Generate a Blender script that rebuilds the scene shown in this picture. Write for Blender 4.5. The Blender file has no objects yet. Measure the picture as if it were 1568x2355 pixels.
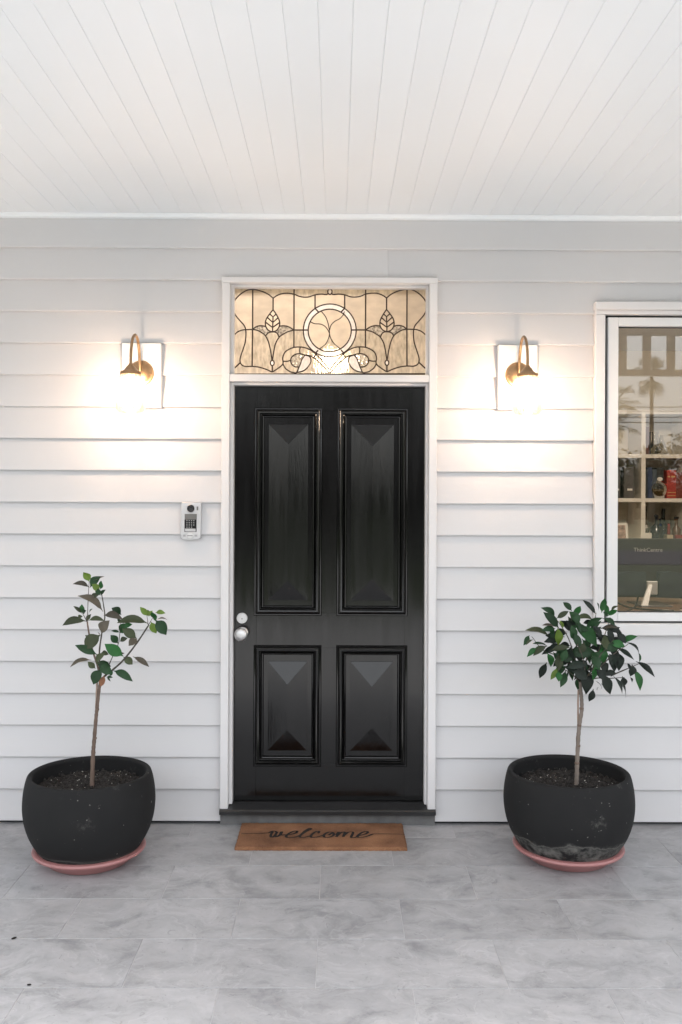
import bpy, bmesh, math, random
from mathutils import Vector, Matrix
from mathutils.geometry import delaunay_2d_cdt
random.seed(11)
R = math.radians
SC = bpy.context.scene
COL = SC.collection

# ------------------------------------------------------------------ camera
cd = bpy.data.cameras.new('camera')
cam = bpy.data.objects.new('camera', cd); COL.objects.link(cam)
cd.sensor_fit = 'VERTICAL'; cd.sensor_height = 36.0; cd.sensor_width = 24.0
cd.lens = 36.0 * 2100 / 2354
cd.shift_y = -27.0 / 2354; cd.shift_x = 0.0
cd.clip_start = 0.05; cd.clip_end = 1500
cam.location = (0, -4.305, 1.53)
# level camera, a hair of yaw to the right and of roll
cam.rotation_euler = (Matrix.Rotation(R(-0.27), 4, 'Z') @ Matrix.Rotation(R(90), 4, 'X') @ Matrix.Rotation(R(0.24), 4, 'Z')).to_euler()
SC.camera = cam

# ------------------------------------------------------------------ world, sun, exposure
SUN_EL, SUN_ROT = R(74), R(170)         # veiled sun high up in front of the house
W = bpy.data.worlds.new('World'); SC.world = W; W.use_nodes = True
nt = W.node_tree; nt.nodes.clear()
sky = nt.nodes.new('ShaderNodeTexSky'); sky.sky_type = 'NISHITA'; sky.sun_disc = False
sky.sun_elevation = SUN_EL; sky.sun_rotation = SUN_ROT; sky.air_density = 1.3; sky.dust_density = 3.0; sky.ozone_density = 1.0
hs = nt.nodes.new('ShaderNodeHueSaturation'); hs.inputs['Saturation'].default_value = 0.19
bg = nt.nodes.new('ShaderNodeBackground'); bg.inputs['Strength'].default_value = 0.10
wo = nt.nodes.new('ShaderNodeOutputWorld')
nt.links.new(sky.outputs[0], hs.inputs['Color']); nt.links.new(hs.outputs[0], bg.inputs['Color']); nt.links.new(bg.outputs[0], wo.inputs['Surface'])
sd = bpy.data.lights.new('sun', 'SUN'); sd.energy = 0.6; sd.angle = R(20); sd.color = (1.0, 0.97, 0.95)
sun = bpy.data.objects.new('sun', sd); COL.objects.link(sun)
# Nishita: rotation 0 puts the sun on +Y, turning clockwise seen from above
sdir = Vector((math.sin(SUN_ROT) * math.cos(SUN_EL), math.cos(SUN_ROT) * math.cos(SUN_EL), math.sin(SUN_EL)))
sun.rotation_euler = sdir.to_track_quat('Z', 'Y').to_euler(); sun.location = (0, 20, 30)
SC.view_settings.view_transform = 'Standard'; SC.view_settings.look = 'None'
SC.view_settings.gamma = 1.0; SC.view_settings.use_curve_mapping = False
SC.view_settings.exposure = 2.2
LAMP_W, HALL_W, ROOM_W = 112.0, 7.0, 34.0       # emission strengths of the lit lamps

# ------------------------------------------------------------------ helpers
ORG = {}
def tag(o, label=None, cat=None, group=None, kind=None):
    if label: o['label'] = label
    if cat: o['category'] = cat
    if group: o['group'] = group
    if kind: o['kind'] = kind
    return o
def thing(name, loc, label, cat, group=None):
    o = bpy.data.objects.new(name, None); COL.objects.link(o); o.location = loc; o.empty_display_size = .05
    ORG[o] = Vector(loc)
    return tag(o, label, cat, group)
def obj(name, bm, mat, parent=None, smooth=False, kind=None, loc=None):
    """link a bmesh built in world coordinates as one mesh object (under parent if given)"""
    base = ORG[parent] if parent else Vector(loc or (0, 0, 0))
    bm.transform(Matrix.Translation(-base))
    bmesh.ops.recalc_face_normals(bm, faces=bm.faces)
    me = bpy.data.meshes.new(name); bm.to_mesh(me); bm.free()
    if smooth:
        for p in me.polygons: p.use_smooth = True
    if mat: me.materials.append(mat)
    o = bpy.data.objects.new(name, me); COL.objects.link(o)
    if parent:
        o.parent = parent
    else:
        o.location = base
    ORG[o] = base
    if kind: o['kind'] = kind
    return o
def autosmooth(o, ang=35):
    me = o.data
    for p in me.polygons: p.use_smooth = True
    me.set_sharp_from_angle(angle=R(ang)); return o
def box(bm, x0, x1, y0, y1, z0, z1, bev=0.0, seg=1):
    r = bmesh.ops.create_cube(bm, size=1.0)
    M = Matrix.Translation(((x0+x1)/2, (y0+y1)/2, (z0+z1)/2)) @ Matrix.Diagonal((x1-x0, y1-y0, z1-z0, 1))
    bmesh.ops.transform(bm, matrix=M, verts=r['verts'])
    if bev:
        es = list({e for v in r['verts'] for e in v.link_edges})
        bmesh.ops.bevel(bm, geom=es, offset=bev, segments=seg, affect='EDGES', profile=.5)
    return bm
def B(*a, **k): return box(bmesh.new(), *a, **k)
def lathe(bm, prof, seg=32, M=None):
    """prof: list of (radius, z); revolve about z, optional matrix"""
    rings = []
    for r, z in prof:
        if r < 1e-6: rings.append([bm.verts.new((0, 0, z))])
        else: rings.append([bm.verts.new((r*math.cos(2*math.pi*i/seg), r*math.sin(2*math.pi*i/seg), z)) for i in range(seg)])
    fs = []
    for a, b in zip(rings, rings[1:]):
        for i in range(seg):
            j = (i+1) % seg
            if len(a) == 1 and len(b) == 1: continue
            if len(a) == 1: bm.faces.new((a[0], b[i], b[j]))
            elif len(b) == 1: bm.faces.new((a[i], a[j], b[0]))
            else: bm.faces.new((a[i], a[j], b[j], b[i]))
    if M is not None:
        vs = [v for ring in rings for v in ring]
        bmesh.ops.transform(bm, matrix=M, verts=vs)
    return bm
def tube(bm, pts, rad, sides=8, cap=True):
    pts = [Vector(p) for p in pts]; n = len(pts)
    if not isinstance(rad, (list, tuple)): rad = [rad]*n
    rings = []; up = None
    for i in range(n):
        t = (pts[min(i+1, n-1)] - pts[max(i-1, 0)]).normalized()
        if up is None:
            up = Vector((0, 0, 1)) if abs(t.z) < .9 else Vector((1, 0, 0))
        u = (up - t*up.dot(t)).normalized(); v = t.cross(u); up = u
        rings.append([bm.verts.new(pts[i] + (u*math.cos(2*math.pi*k/sides) + v*math.sin(2*math.pi*k/sides))*rad[i]) for k in range(sides)])
    for a, b in zip(rings, rings[1:]):
        for k in range(sides):
            bm.faces.new((a[k], a[(k+1) % sides], b[(k+1) % sides], b[k]))
    if cap:
        bm.faces.new(rings[0][::-1]); bm.faces.new(rings[-1])
    return bm
def spl(pts, n=6, closed=False):
    """Catmull-Rom through the points"""
    P = [Vector(p) for p in pts]; out = []
    m = len(P); rng = m if closed else m-1
    for i in range(rng):
        p0 = P[(i-1) % m] if closed or i > 0 else P[0]*2-P[1]
        p1 = P[i]; p2 = P[(i+1) % m]
        p3 = P[(i+2) % m] if closed or i+2 < m else P[-1]*2-P[-2]
        for k in range(n):
            t = k/n
            out.append(.5*((2*p1) + (p2-p0)*t + (2*p0-5*p1+4*p2-p3)*t*t + (3*p1-p0-3*p2+p3)*t**3))
    if not closed: out.append(P[-1])
    return out
def prism(bm, poly, axis, a, b):
    """extrude a 2-D polygon between a and b along axis; other two coordinates follow in x,y,z order"""
    def mk(p, c):
        if axis == 'x': return (c, p[0], p[1])
        if axis == 'y': return (p[0], c, p[1])
        return (p[0], p[1], c)
    A = [bm.verts.new(mk(p, a)) for p in poly]; Bv = [bm.verts.new(mk(p, b)) for p in poly]
    n = len(poly)
    for i in range(n): bm.faces.new((A[i], A[(i+1) % n], Bv[(i+1) % n], Bv[i]))
    bm.faces.new(A[::-1]); bm.faces.new(Bv)
    return bm
def frame_sweep(bm, x0, x1, z0, z1, prof):
    """mitred moulding round a rectangle in a wall plane; prof: (inset from the outer edge, y)"""
    rings = []
    for d, y in prof:
        rings.append([bm.verts.new(p) for p in ((x0+d, y, z0+d), (x1-d, y, z0+d), (x1-d, y, z1-d), (x0+d, y, z1-d))])
    for a, b in zip(rings, rings[1:]):
        for i in range(4): bm.faces.new((a[i], a[(i+1) % 4], b[(i+1) % 4], b[i]))
    return bm
def copy_tree(o, parent=None, loc=None):
    c = o.copy(); COL.objects.link(c)
    if parent: c.parent = parent
    if loc is not None: c.location = loc
    for ch in list(o.children): copy_tree(ch, c)
    return c

# ------------------------------------------------------------------ materials
def rgb(c): return (c[0], c[1], c[2], 1.0)
def lnk(m, a, b): m.node_tree.links.new(a, b)
def mat(name, col, rough=.5, metal=0., spec=.5, coat=0., var=0., var_scale=3., bump=0., bump_scale=60., stretch=(1, 1, 1), objvar=0., trans=None, rvar=0.):
    m = bpy.data.materials.new(name); m.use_nodes = True
    N = m.node_tree.nodes; p = N['Principled BSDF']
    p.inputs['Base Color'].default_value = rgb(col); p.inputs['Roughness'].default_value = rough
    p.inputs['Metallic'].default_value = metal; p.inputs['Specular IOR Level'].default_value = spec
    p.inputs['Coat Weight'].default_value = coat; p.inputs['Coat Roughness'].default_value = .06
    if var or bump or objvar or rvar:
        tc = N.new('ShaderNodeTexCoord'); mp = N.new('ShaderNodeMapping'); mp.inputs['Scale'].default_value = stretch
        lnk(m, tc.outputs['Object'], mp.inputs['Vector'])
        oi = N.new('ShaderNodeObjectInfo')
        off = N.new('ShaderNodeVectorMath'); off.operation = 'MULTIPLY_ADD'
        cmb = N.new('ShaderNodeCombineXYZ')
        for k in range(3): lnk(m, oi.outputs['Random'], cmb.inputs[k])
        off.inputs[1].default_value = (37, 53, 71); lnk(m, cmb.outputs[0], off.inputs[0]); lnk(m, mp.outputs[0], off.inputs[2])
        vec = off.outputs[0]
    if var or objvar or rvar:
        nz = N.new('ShaderNodeTexNoise'); nz.inputs['Scale'].default_value = var_scale; nz.inputs['Detail'].default_value = 6
        lnk(m, vec, nz.inputs['Vector'])
        mr = N.new('ShaderNodeMapRange'); mr.inputs['From Min'].default_value = .3; mr.inputs['From Max'].default_value = .7
        mr.inputs['To Min'].default_value = 1-var; mr.inputs['To Max'].default_value = 1+var
        lnk(m, nz.outputs['Fac'], mr.inputs['Value'])
        mo = N.new('ShaderNodeMapRange'); mo.inputs['To Min'].default_value = 1-objvar; mo.inputs['To Max'].default_value = 1+objvar
        lnk(m, oi.outputs['Random'], mo.inputs['Value'])
        mu = N.new('ShaderNodeMath'); mu.operation = 'MULTIPLY'; lnk(m, mr.outputs[0], mu.inputs[0]); lnk(m, mo.outputs[0], mu.inputs[1])
        vm = N.new('ShaderNodeVectorMath'); vm.operation = 'SCALE'; vm.inputs[0].default_value = col[:3]
        lnk(m, mu.outputs[0], vm.inputs['Scale']); lnk(m, vm.outputs[0], p.inputs['Base Color'])
        if rvar:
            rr = N.new('ShaderNodeMapRange'); rr.inputs['From Min'].default_value = .3; rr.inputs['From Max'].default_value = .7
            rr.inputs['To Min'].default_value = max(0, rough-rvar); rr.inputs['To Max'].default_value = rough+rvar
            lnk(m, nz.outputs['Fac'], rr.inputs['Value']); lnk(m, rr.outputs[0], p.inputs['Roughness'])
    if bump:
        nb = N.new('ShaderNodeTexNoise'); nb.inputs['Scale'].default_value = bump_scale; nb.inputs['Detail'].default_value = 4
        lnk(m, vec, nb.inputs['Vector'])
        bn = N.new('ShaderNodeBump'); bn.inputs['Strength'].default_value = bump; bn.inputs['Distance'].default_value = .004
        lnk(m, nb.outputs['Fac'], bn.inputs['Height']); lnk(m, bn.outputs[0], p.inputs['Normal'])
    return m
def emit(name, col, strength):
    m = bpy.data.materials.new(name); m.use_nodes = True; N = m.node_tree.nodes; N.clear()
    e = N.new('ShaderNodeEmission'); e.inputs[0].default_value = rgb(col); e.inputs[1].default_value = strength
    o = N.new('ShaderNodeOutputMaterial'); lnk(m, e.outputs[0], o.inputs[0]); return m

M_wall = mat('painted_weatherboard', (.635, .63, .64), .42, var=.02, var_scale=2, bump=.05, bump_scale=90, stretch=(.15, 1, 1), objvar=.012)
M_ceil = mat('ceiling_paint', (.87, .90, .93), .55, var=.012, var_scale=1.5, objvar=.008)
M_trim = mat('trim_gloss_white', (.72, .71, .715), .3, var=.012, var_scale=4, bump=.03, bump_scale=50)
M_alu = mat('window_frame_white', (.74, .74, .745), .28, var=.01, var_scale=5)
M_gap = mat('dark_gasket', (.015, .015, .015), .6, var=.1)
M_door = mat('door_black_gloss', (.002, .002, .0021), .13, spec=.5, var=.12, var_scale=8, bump=.10, bump_scale=34, stretch=(4.5, 4.5, .35), rvar=.04)
M_sill = mat('sill_black_paint', (.017, .017, .018), .38, var=.35, var_scale=7, bump=.06, bump_scale=40)
M_brass = mat('aged_brass', (.42, .27, .15), .38, metal=1, var=.15, var_scale=40, bump=.06, bump_scale=120)
M_nickel = mat('satin_nickel', (.66, .66, .66), .42, metal=1, var=.04, var_scale=60)
M_block = mat('lamp_block_paint', (.79, .785, .78), .4, var=.012)
M_icom = mat('intercom_silver', (.56, .56, .57), .36, metal=.55, var=.03, var_scale=30)
M_blackp = mat('black_plastic', (.012, .012, .013), .22, var=.1)
M_key = mat('key_print', (.36, .37, .37), .4, var=.05)
M_lcd = mat('display_grey', (.17, .17, .165), .22, var=.04)
M_stucco = mat('render_base_grey', (.13, .13, .13), .8, var=.25, var_scale=14, bump=.3, bump_scale=80)
M_lead = mat('lead_came', (.035, .02, .012), .55, metal=.2, var=.2, var_scale=60)
M_soilb = mat('soil', (.022, .019, .017), .95, var=.55, var_scale=60, bump=.9, bump_scale=140)
M_chip = mat('perlite', (.45, .43, .39), .9, var=.2, objvar=.1)
M_saucer = mat('terracotta_plastic', (.37, .165, .16), .42, var=.08, var_scale=9, bump=.04, bump_scale=60)
M_bark = mat('bark', (.15, .105, .082), .85, var=.3, var_scale=30, bump=.5, bump_scale=120, stretch=(1, 1, .3))
M_twig = mat('twig', (.055, .048, .036), .8, var=.3, var_scale=40)
M_stake = mat('bamboo_stake', (.34, .25, .2), .7, var=.12, var_scale=30)
M_fruit = mat('brown_leaf', (.19, .075, .03), .55, var=.3, var_scale=40)
M_ink = mat('mat_ink', (.012, .010, .009), .95, var=.2)
M_porch = mat('porch_paint', (.62, .60, .57), .5, var=.04)
M_wire = mat('wire', (.02, .02, .02), .7, var=.1)
M_conc = mat('bounce_concrete', (.52, .515, .505), .9, var=.10, var_scale=1.2, bump=.2, bump_scale=30)
M_palmt = mat('palm_trunk', (.16, .13, .10), .9, var=.2, var_scale=4)
M_palm = mat('palm_frond', (.05, .075, .03), .6, var=.3, var_scale=4, objvar=.1)
M_farleaf = mat('far_foliage', (.045, .065, .03), .7, var=.4, var_scale=1.2)
M_iwall = mat('room_wall_cream', (.68, .61, .49), .7, var=.02)
M_hwall = mat('hall_wall_cream', (.80, .74, .62), .7, var=.02)
M_ifloor = mat('room_floorboards', (.16, .10, .06), .45, var=.2, var_scale=6, stretch=(1, 8, 1))
M_case = mat('bookcase_white', (.78, .74, .66), .4, var=.02)
M_desk = mat('desk_walnut', (.13, .08, .052), .28, var=.25, var_scale=9, stretch=(1, 9, 1))
M_mon = mat('monitor_back', (.024, .020, .018), .4, var=.05)
M_monrefl = mat('monitor_reflection', (.030, .034, .046), .38, var=.1, var_scale=5)
M_logo = mat('logo_print', (.42, .40, .37), .5, var=.05)
M_grey = mat('light_grey_plastic', (.5, .48, .45), .4, var=.03)

def leaf_mat(name, col, back):
    m = bpy.data.materials.new(name); m.use_nodes = True; N = m.node_tree.nodes; p = N['Principled BSDF']
    oi = N.new('ShaderNodeObjectInfo'); tc = N.new('ShaderNodeTexCoord')
    nz = N.new('ShaderNodeTexNoise'); nz.inputs['Scale'].default_value = 38; nz.inputs['Detail'].default_value = 4
    lnk(m, tc.outputs['Object'], nz.inputs['Vector'])
    cr = N.new('ShaderNodeMix'); cr.data_type = 'RGBA'
    cr.inputs[6].default_value = rgb([c*.5 for c in col]); cr.inputs[7].default_value = rgb([c*1.05 for c in col])
    lnk(m, nz.outputs['Fac'], cr.inputs[0])
    hv = N.new('ShaderNodeHueSaturation')
    mr = N.new('ShaderNodeMapRange'); mr.inputs['To Min'].default_value = .7; mr.inputs['To Max'].default_value = 1.35
    lnk(m, oi.outputs['Random'], mr.inputs['Value']); lnk(m, mr.outputs[0], hv.inputs['Value']); lnk(m, cr.outputs[2], hv.inputs['Color'])
    ge = N.new('ShaderNodeNewGeometry'); mx = N.new('ShaderNodeMix'); mx.data_type = 'RGBA'
    mx.inputs[7].default_value = rgb(back); lnk(m, hv.outputs[0], mx.inputs[6]); lnk(m, ge.outputs['Backfacing'], mx.inputs[0])
    lnk(m, mx.outputs[2], p.inputs['Base Color']); p.inputs['Roughness'].default_value = .42; p.inputs['Specular IOR Level'].default_value = .3
    bn = N.new('ShaderNodeBump'); bn.inputs['Strength'].default_value = .25; bn.inputs['Distance'].default_value = .002
    lnk(m, nz.outputs['Fac'], bn.inputs['Height']); lnk(m, bn.outputs[0], p.inputs['Normal'])
    tr = N.new('ShaderNodeBsdfTranslucent'); lnk(m, mx.outputs[2], tr.inputs['Color'])
    ms = N.new('ShaderNodeMixShader'); ms.inputs[0].default_value = .16
    lnk(m, p.outputs[0], ms.inputs[1]); lnk(m, tr.outputs[0], ms.inputs[2]); lnk(m, ms.outputs[0], N['Material Output'].inputs['Surface'])
    return m
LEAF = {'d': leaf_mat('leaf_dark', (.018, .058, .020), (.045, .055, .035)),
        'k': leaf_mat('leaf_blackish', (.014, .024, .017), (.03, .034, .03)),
        'g': leaf_mat('leaf_green', (.026, .12, .03), (.06, .085, .04)),
        'y': leaf_mat('leaf_young', (.14, .23, .035), (.11, .15, .04)),
        'o': leaf_mat('leaf_olive', (.065, .082, .040), (.09, .09, .06)),
        'b': leaf_mat('leaf_underside', (.115, .100, .075), (.12, .105, .08))}

def tile_mat():
    m = mat('grey_stone_tile', (.33, .33, .34), .42); N = m.node_tree.nodes; p = N['Principled BSDF']
    tc = N.new('ShaderNodeTexCoord'); oi = N.new('ShaderNodeObjectInfo')
    cmb = N.new('ShaderNodeCombineXYZ')
    for k in range(3): lnk(m, oi.outputs['Random'], cmb.inputs[k])
    off = N.new('ShaderNodeVectorMath'); off.operation = 'MULTIPLY_ADD'; off.inputs[1].default_value = (31, 57, 83)
    lnk(m, cmb.outputs[0], off.inputs[0]); lnk(m, tc.outputs['Object'], off.inputs[2])
    # warped domain
    w = N.new('ShaderNodeTexNoise'); w.inputs['Scale'].default_value = 4.5; w.inputs['Detail'].default_value = 7
    lnk(m, off.outputs[0], w.inputs['Vector'])
    wa = N.new('ShaderNodeVectorMath'); wa.operation = 'MULTIPLY_ADD'; wa.inputs[1].default_value = (.26, .26, .26)
    lnk(m, w.outputs['Color'], wa.inputs[0]); lnk(m, off.outputs[0], wa.inputs[2])
    rot = N.new('ShaderNodeMapping'); rot.inputs['Rotation'].default_value = (0, 0, .5); rot.inputs['Scale'].default_value = (1, 1.5, 1)
    lnk(m, wa.outputs[0], rot.inputs['Vector'])
    a = N.new('ShaderNodeTexNoise'); a.inputs['Scale'].default_value = 6.0; a.inputs['Detail'].default_value = 12; a.inputs['Roughness'].default_value = .68
    lnk(m, rot.outputs[0], a.inputs['Vector'])
    ra = N.new('ShaderNodeValToRGB'); e = ra.color_ramp.elements
    e[0].position = .30; e[0].color = (.235, .235, .244, 1); e[1].position = .72; e[1].color = (.46, .458, .47, 1)
    k = e.new(.48); k.color = (.362, .361, .372, 1)
    lnk(m, a.outputs['Fac'], ra.inputs['Fac'])
    # light veins
    v = N.new('ShaderNodeTexNoise'); v.inputs['Scale'].default_value = 3.6; v.inputs['Detail'].default_value = 5; v.inputs['Distortion'].default_value = .7
    lnk(m, rot.outputs[0], v.inputs['Vector'])
    sub = N.new('ShaderNodeMath'); sub.operation = 'SUBTRACT'; sub.inputs[1].default_value = .5; lnk(m, v.outputs['Fac'], sub.inputs[0])
    ab = N.new('ShaderNodeMath'); ab.operation = 'ABSOLUTE'; lnk(m, sub.outputs[0], ab.inputs[0])
    mv = N.new('ShaderNodeMapRange'); mv.inputs['From Min'].default_value = 0; mv.inputs['From Max'].default_value = .014; mv.inputs['To Min'].default_value = .28; mv.inputs['To Max'].default_value = 0
    lnk(m, ab.outputs[0], mv.inputs['Value'])
    mxv = N.new('ShaderNodeMix'); mxv.data_type = 'RGBA'; mxv.inputs[7].default_value = (.56, .56, .57, 1)
    lnk(m, mv.outputs[0], mxv.inputs[0]); lnk(m, ra.outputs[0], mxv.inputs[6])
    # small dark scratches and pits
    s = N.new('ShaderNodeTexNoise'); s.inputs['Scale'].default_value = 40; s.inputs['Detail'].default_value = 3; s.inputs['Distortion'].default_value = 1.2
    lnk(m, rot.outputs[0], s.inputs['Vector'])
    ms = N.new('ShaderNodeMapRange'); ms.inputs['From Min'].default_value = .63; ms.inputs['From Max'].default_value = .72; ms.inputs['To Min'].default_value = 0; ms.inputs['To Max'].default_value = .55
    lnk(m, s.outputs['Fac'], ms.inputs['Value'])
    mxs = N.new('ShaderNodeMix'); mxs.data_type = 'RGBA'; mxs.inputs[7].default_value = (.20, .20, .208, 1)
    lnk(m, ms.outputs[0], mxs.inputs[0]); lnk(m, mxv.outputs[2], mxs.inputs[6])
    hv = N.new('ShaderNodeHueSaturation'); mo = N.new('ShaderNodeMapRange'); mo.inputs['To Min'].default_value = .93; mo.inputs['To Max'].default_value = 1.07
    lnk(m, oi.outputs['Random'], mo.inputs['Value']); lnk(m, mo.outputs[0], hv.inputs['Value']); lnk(m, mxs.outputs[2], hv.inputs['Color'])
    lnk(m, hv.outputs[0], p.inputs['Base Color'])
    bn = N.new('ShaderNodeBump'); bn.inputs['Strength'].default_value = .12; bn.inputs['Distance'].default_value = .003
    lnk(m, a.outputs['Fac'], bn.inputs['Height']); lnk(m, bn.outputs[0], p.inputs['Normal'])
    return m
M_tile = tile_mat()
M_grout = mat('grout', (.52, .52, .53), .9, var=.1, var_scale=20)

def pot_mat(name, line_z, amt, streaks, wav=.085):
    """charcoal concrete with mineral stains: a pale tide mark near the foot, scuffs"""
    m = mat(name, (.026, .026, .027), .8, spec=.25); N = m.node_tree.nodes; p = N['Principled BSDF']
    tc = N.new('ShaderNodeTexCoord'); sp = N.new('ShaderNodeSeparateXYZ'); lnk(m, tc.outputs['Object'], sp.inputs[0])
    n1 = N.new('ShaderNodeTexNoise'); n1.inputs['Scale'].default_value = 7; n1.inputs['Detail'].default_value = 7; lnk(m, tc.outputs['Object'], n1.inputs['Vector'])
    n2 = N.new('ShaderNodeTexNoise'); n2.inputs['Scale'].default_value = 26; n2.inputs['Detail'].default_value = 6; n2.inputs['Roughness'].default_value = .65; lnk(m, tc.outputs['Object'], n2.inputs['Vector'])
    # height with wavering
    hz = N.new('ShaderNodeMath'); hz.operation = 'MULTIPLY_ADD'; hz.inputs[1].default_value = wav; lnk(m, n1.outputs['Fac'], hz.inputs[0]); lnk(m, sp.outputs['Z'], hz.inputs[2])
    band = N.new('ShaderNodeMapRange'); band.inputs['From Min'].default_value = line_z+wav/2+.012; band.inputs['From Max'].default_value = line_z+wav/2-.012; lnk(m, hz.outputs[0], band.inputs['Value'])
    pat = N.new('ShaderNodeMapRange'); pat.inputs['From Min'].default_value = .38; pat.inputs['From Max'].default_value = .66; lnk(m, n2.outputs['Fac'], pat.inputs['Value'])
    bm_ = N.new('ShaderNodeMath'); bm_.operation = 'MULTIPLY'; lnk(m, band.outputs[0], bm_.inputs[0]); lnk(m, pat.outputs[0], bm_.inputs[1])
    # the tide line itself
    d = N.new('ShaderNodeMath'); d.operation = 'SUBTRACT'; d.inputs[1].default_value = line_z+wav/2; lnk(m, hz.outputs[0], d.inputs[0])
    da = N.new('ShaderNodeMath'); da.operation = 'ABSOLUTE'; lnk(m, d.outputs[0], da.inputs[0])
    ln = N.new('ShaderNodeMapRange'); ln.inputs['From Min'].default_value = 0; ln.inputs['From Max'].default_value = .006; ln.inputs['To Min'].default_value = .8; ln.inputs['To Max'].default_value = 0; lnk(m, da.outputs[0], ln.inputs['Value'])
    mxm = N.new('ShaderNodeMath'); mxm.operation = 'MAXIMUM'; lnk(m, bm_.outputs[0], mxm.inputs[0]); lnk(m, ln.outputs[0], mxm.inputs[1])
    sc = N.new('ShaderNodeMath'); sc.operation = 'MULTIPLY'; sc.inputs[1].default_value = amt; lnk(m, mxm.outputs[0], sc.inputs[0])
    # specks and scuffs
    n3 = N.new('ShaderNodeTexNoise'); n3.inputs['Scale'].default_value = 55; n3.inputs['Detail'].default_value = 2; lnk(m, tc.outputs['Object'], n3.inputs['Vector'])
    sk = N.new('ShaderNodeMapRange'); sk.inputs['From Min'].default_value = .73; sk.inputs['From Max'].default_value = .77; lnk(m, n3.outputs['Fac'], sk.inputs['Value'])
    n4 = N.new('ShaderNodeTexNoise'); n4.inputs['Scale'].default_value = 5.5; n4.inputs['Detail'].default_value = 8; n4.inputs['Roughness'].default_value = .7; n4.inputs['Lacunarity'].default_value = 2.3; lnk(m, tc.outputs['Object'], n4.inputs['Vector'])
    s4 = N.new('ShaderNodeMapRange'); s4.inputs['From Min'].default_value = .61; s4.inputs['From Max'].default_value = .76; s4.inputs['To Max'].default_value = streaks; lnk(m, n4.outputs['Fac'], s4.inputs['Value'])
    m2 = N.new('ShaderNodeMath'); m2.operation = 'MAXIMUM'; lnk(m, sk.outputs[0], m2.inputs[0]); lnk(m, s4.outputs[0], m2.inputs[1])
    m3 = N.new('ShaderNodeMath'); m3.operation = 'MAXIMUM'; m3.use_clamp = True; lnk(m, m2.outputs[0], m3.inputs[0]); lnk(m, sc.outputs[0], m3.inputs[1])
    base = N.new('ShaderNodeMix'); base.data_type = 'RGBA'; base.inputs[6].default_value = (.011, .011, .012, 1); base.inputs[7].default_value = (.018, .018, .018, 1); lnk(m, n1.outputs['Fac'], base.inputs[0])
    mx = N.new('ShaderNodeMix'); mx.data_type = 'RGBA'; mx.inputs[7].default_value = (.22, .215, .20, 1); lnk(m, m3.outputs[0], mx.inputs[0]); lnk(m, base.outputs[2], mx.inputs[6])
    lnk(m, mx.outputs[2], p.inputs['Base Color'])
    bn = N.new('ShaderNodeBump'); bn.inputs['Strength'].default_value = .25; bn.inputs['Distance'].default_value = .002
    lnk(m, n2.outputs['Fac'], bn.inputs['Height']); lnk(m, bn.outputs[0], p.inputs['Normal'])
    return m

def glass_art(name, col, clear, bump, bscale, kind='noise', stretch=(1, 1, 1), lo=.8, hi=1.12):   # each piece a little lighter or darker
    """textured leadlight glass: part diffusing, part see-through with ripples"""
    m = bpy.data.materials.new(name); m.use_nodes = True; N = m.node_tree.nodes; N.clear()
    tc = N.new('ShaderNodeTexCoord'); mp = N.new('ShaderNodeMapping'); mp.inputs['Scale'].default_value = stretch; lnk(m, tc.outputs['Object'], mp.inputs['Vector'])
    if kind == 'noise':
        t = N.new('ShaderNodeTexNoise'); t.inputs['Scale'].default_value = bscale; t.inputs['Detail'].default_value = 3; h = t.outputs['Fac']
    else:
        t = N.new('ShaderNodeTexVoronoi'); t.feature = 'SMOOTH_F1'; t.inputs['Scale'].default_value = bscale; h = t.outputs['Distance']
    lnk(m, mp.outputs[0], t.inputs['Vector'])
    bn = N.new('ShaderNodeBump'); bn.inputs['Strength'].default_value = bump; bn.inputs['Distance'].default_value = .006; lnk(m, h, bn.inputs['Height'])
    mr = N.new('ShaderNodeMapRange'); mr.inputs['From Min'].default_value = .2; mr.inputs['From Max'].default_value = .8; mr.inputs['To Min'].default_value = lo; mr.inputs['To Max'].default_value = hi; lnk(m, h, mr.inputs['Value'])
    oi = N.new('ShaderNodeObjectInfo'); mo = N.new('ShaderNodeMapRange'); mo.inputs['To Min'].default_value = .87; mo.inputs['To Max'].default_value = 1.13; lnk(m, oi.outputs['Random'], mo.inputs['Value'])
    mm_ = N.new('ShaderNodeMath'); mm_.operation = 'MULTIPLY'; lnk(m, mr.outputs[0], mm_.inputs[0]); lnk(m, mo.outputs[0], mm_.inputs[1])
    vm = N.new('ShaderNodeVectorMath'); vm.operation = 'SCALE'; vm.inputs[0].default_value = col; lnk(m, mm_.outputs[0], vm.inputs['Scale'])
    tr = N.new('ShaderNodeBsdfTranslucent'); lnk(m, vm.outputs[0], tr.inputs['Color']); lnk(m, bn.outputs[0], tr.inputs['Normal'])
    rf = N.new('ShaderNodeBsdfRefraction'); rf.inputs['IOR'].default_value = 1.25; rf.inputs['Roughness'].default_value = .12; rf.inputs['Color'].default_value = rgb(col); lnk(m, bn.outputs[0], rf.inputs['Normal'])
    mx = N.new('ShaderNodeMixShader'); mx.inputs[0].default_value = clear; lnk(m, tr.outputs[0], mx.inputs[1]); lnk(m, rf.outputs[0], mx.inputs[2])
    gl = N.new('ShaderNodeBsdfGlossy'); gl.inputs['Roughness'].default_value = .08; lnk(m, bn.outputs[0], gl.inputs['Normal'])
    m2 = N.new('ShaderNodeMixShader'); m2.inputs[0].default_value = .05; lnk(m, mx.outputs[0], m2.inputs[1]); lnk(m, gl.outputs[0], m2.inputs[2])
    o = N.new('ShaderNodeOutputMaterial'); lnk(m, m2.outputs[0], o.inputs[0]); return m
G_plain = glass_art('glass_amber', (.77, .68, .54), .10, .35, 22, stretch=(.6, 1, 1))
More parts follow.
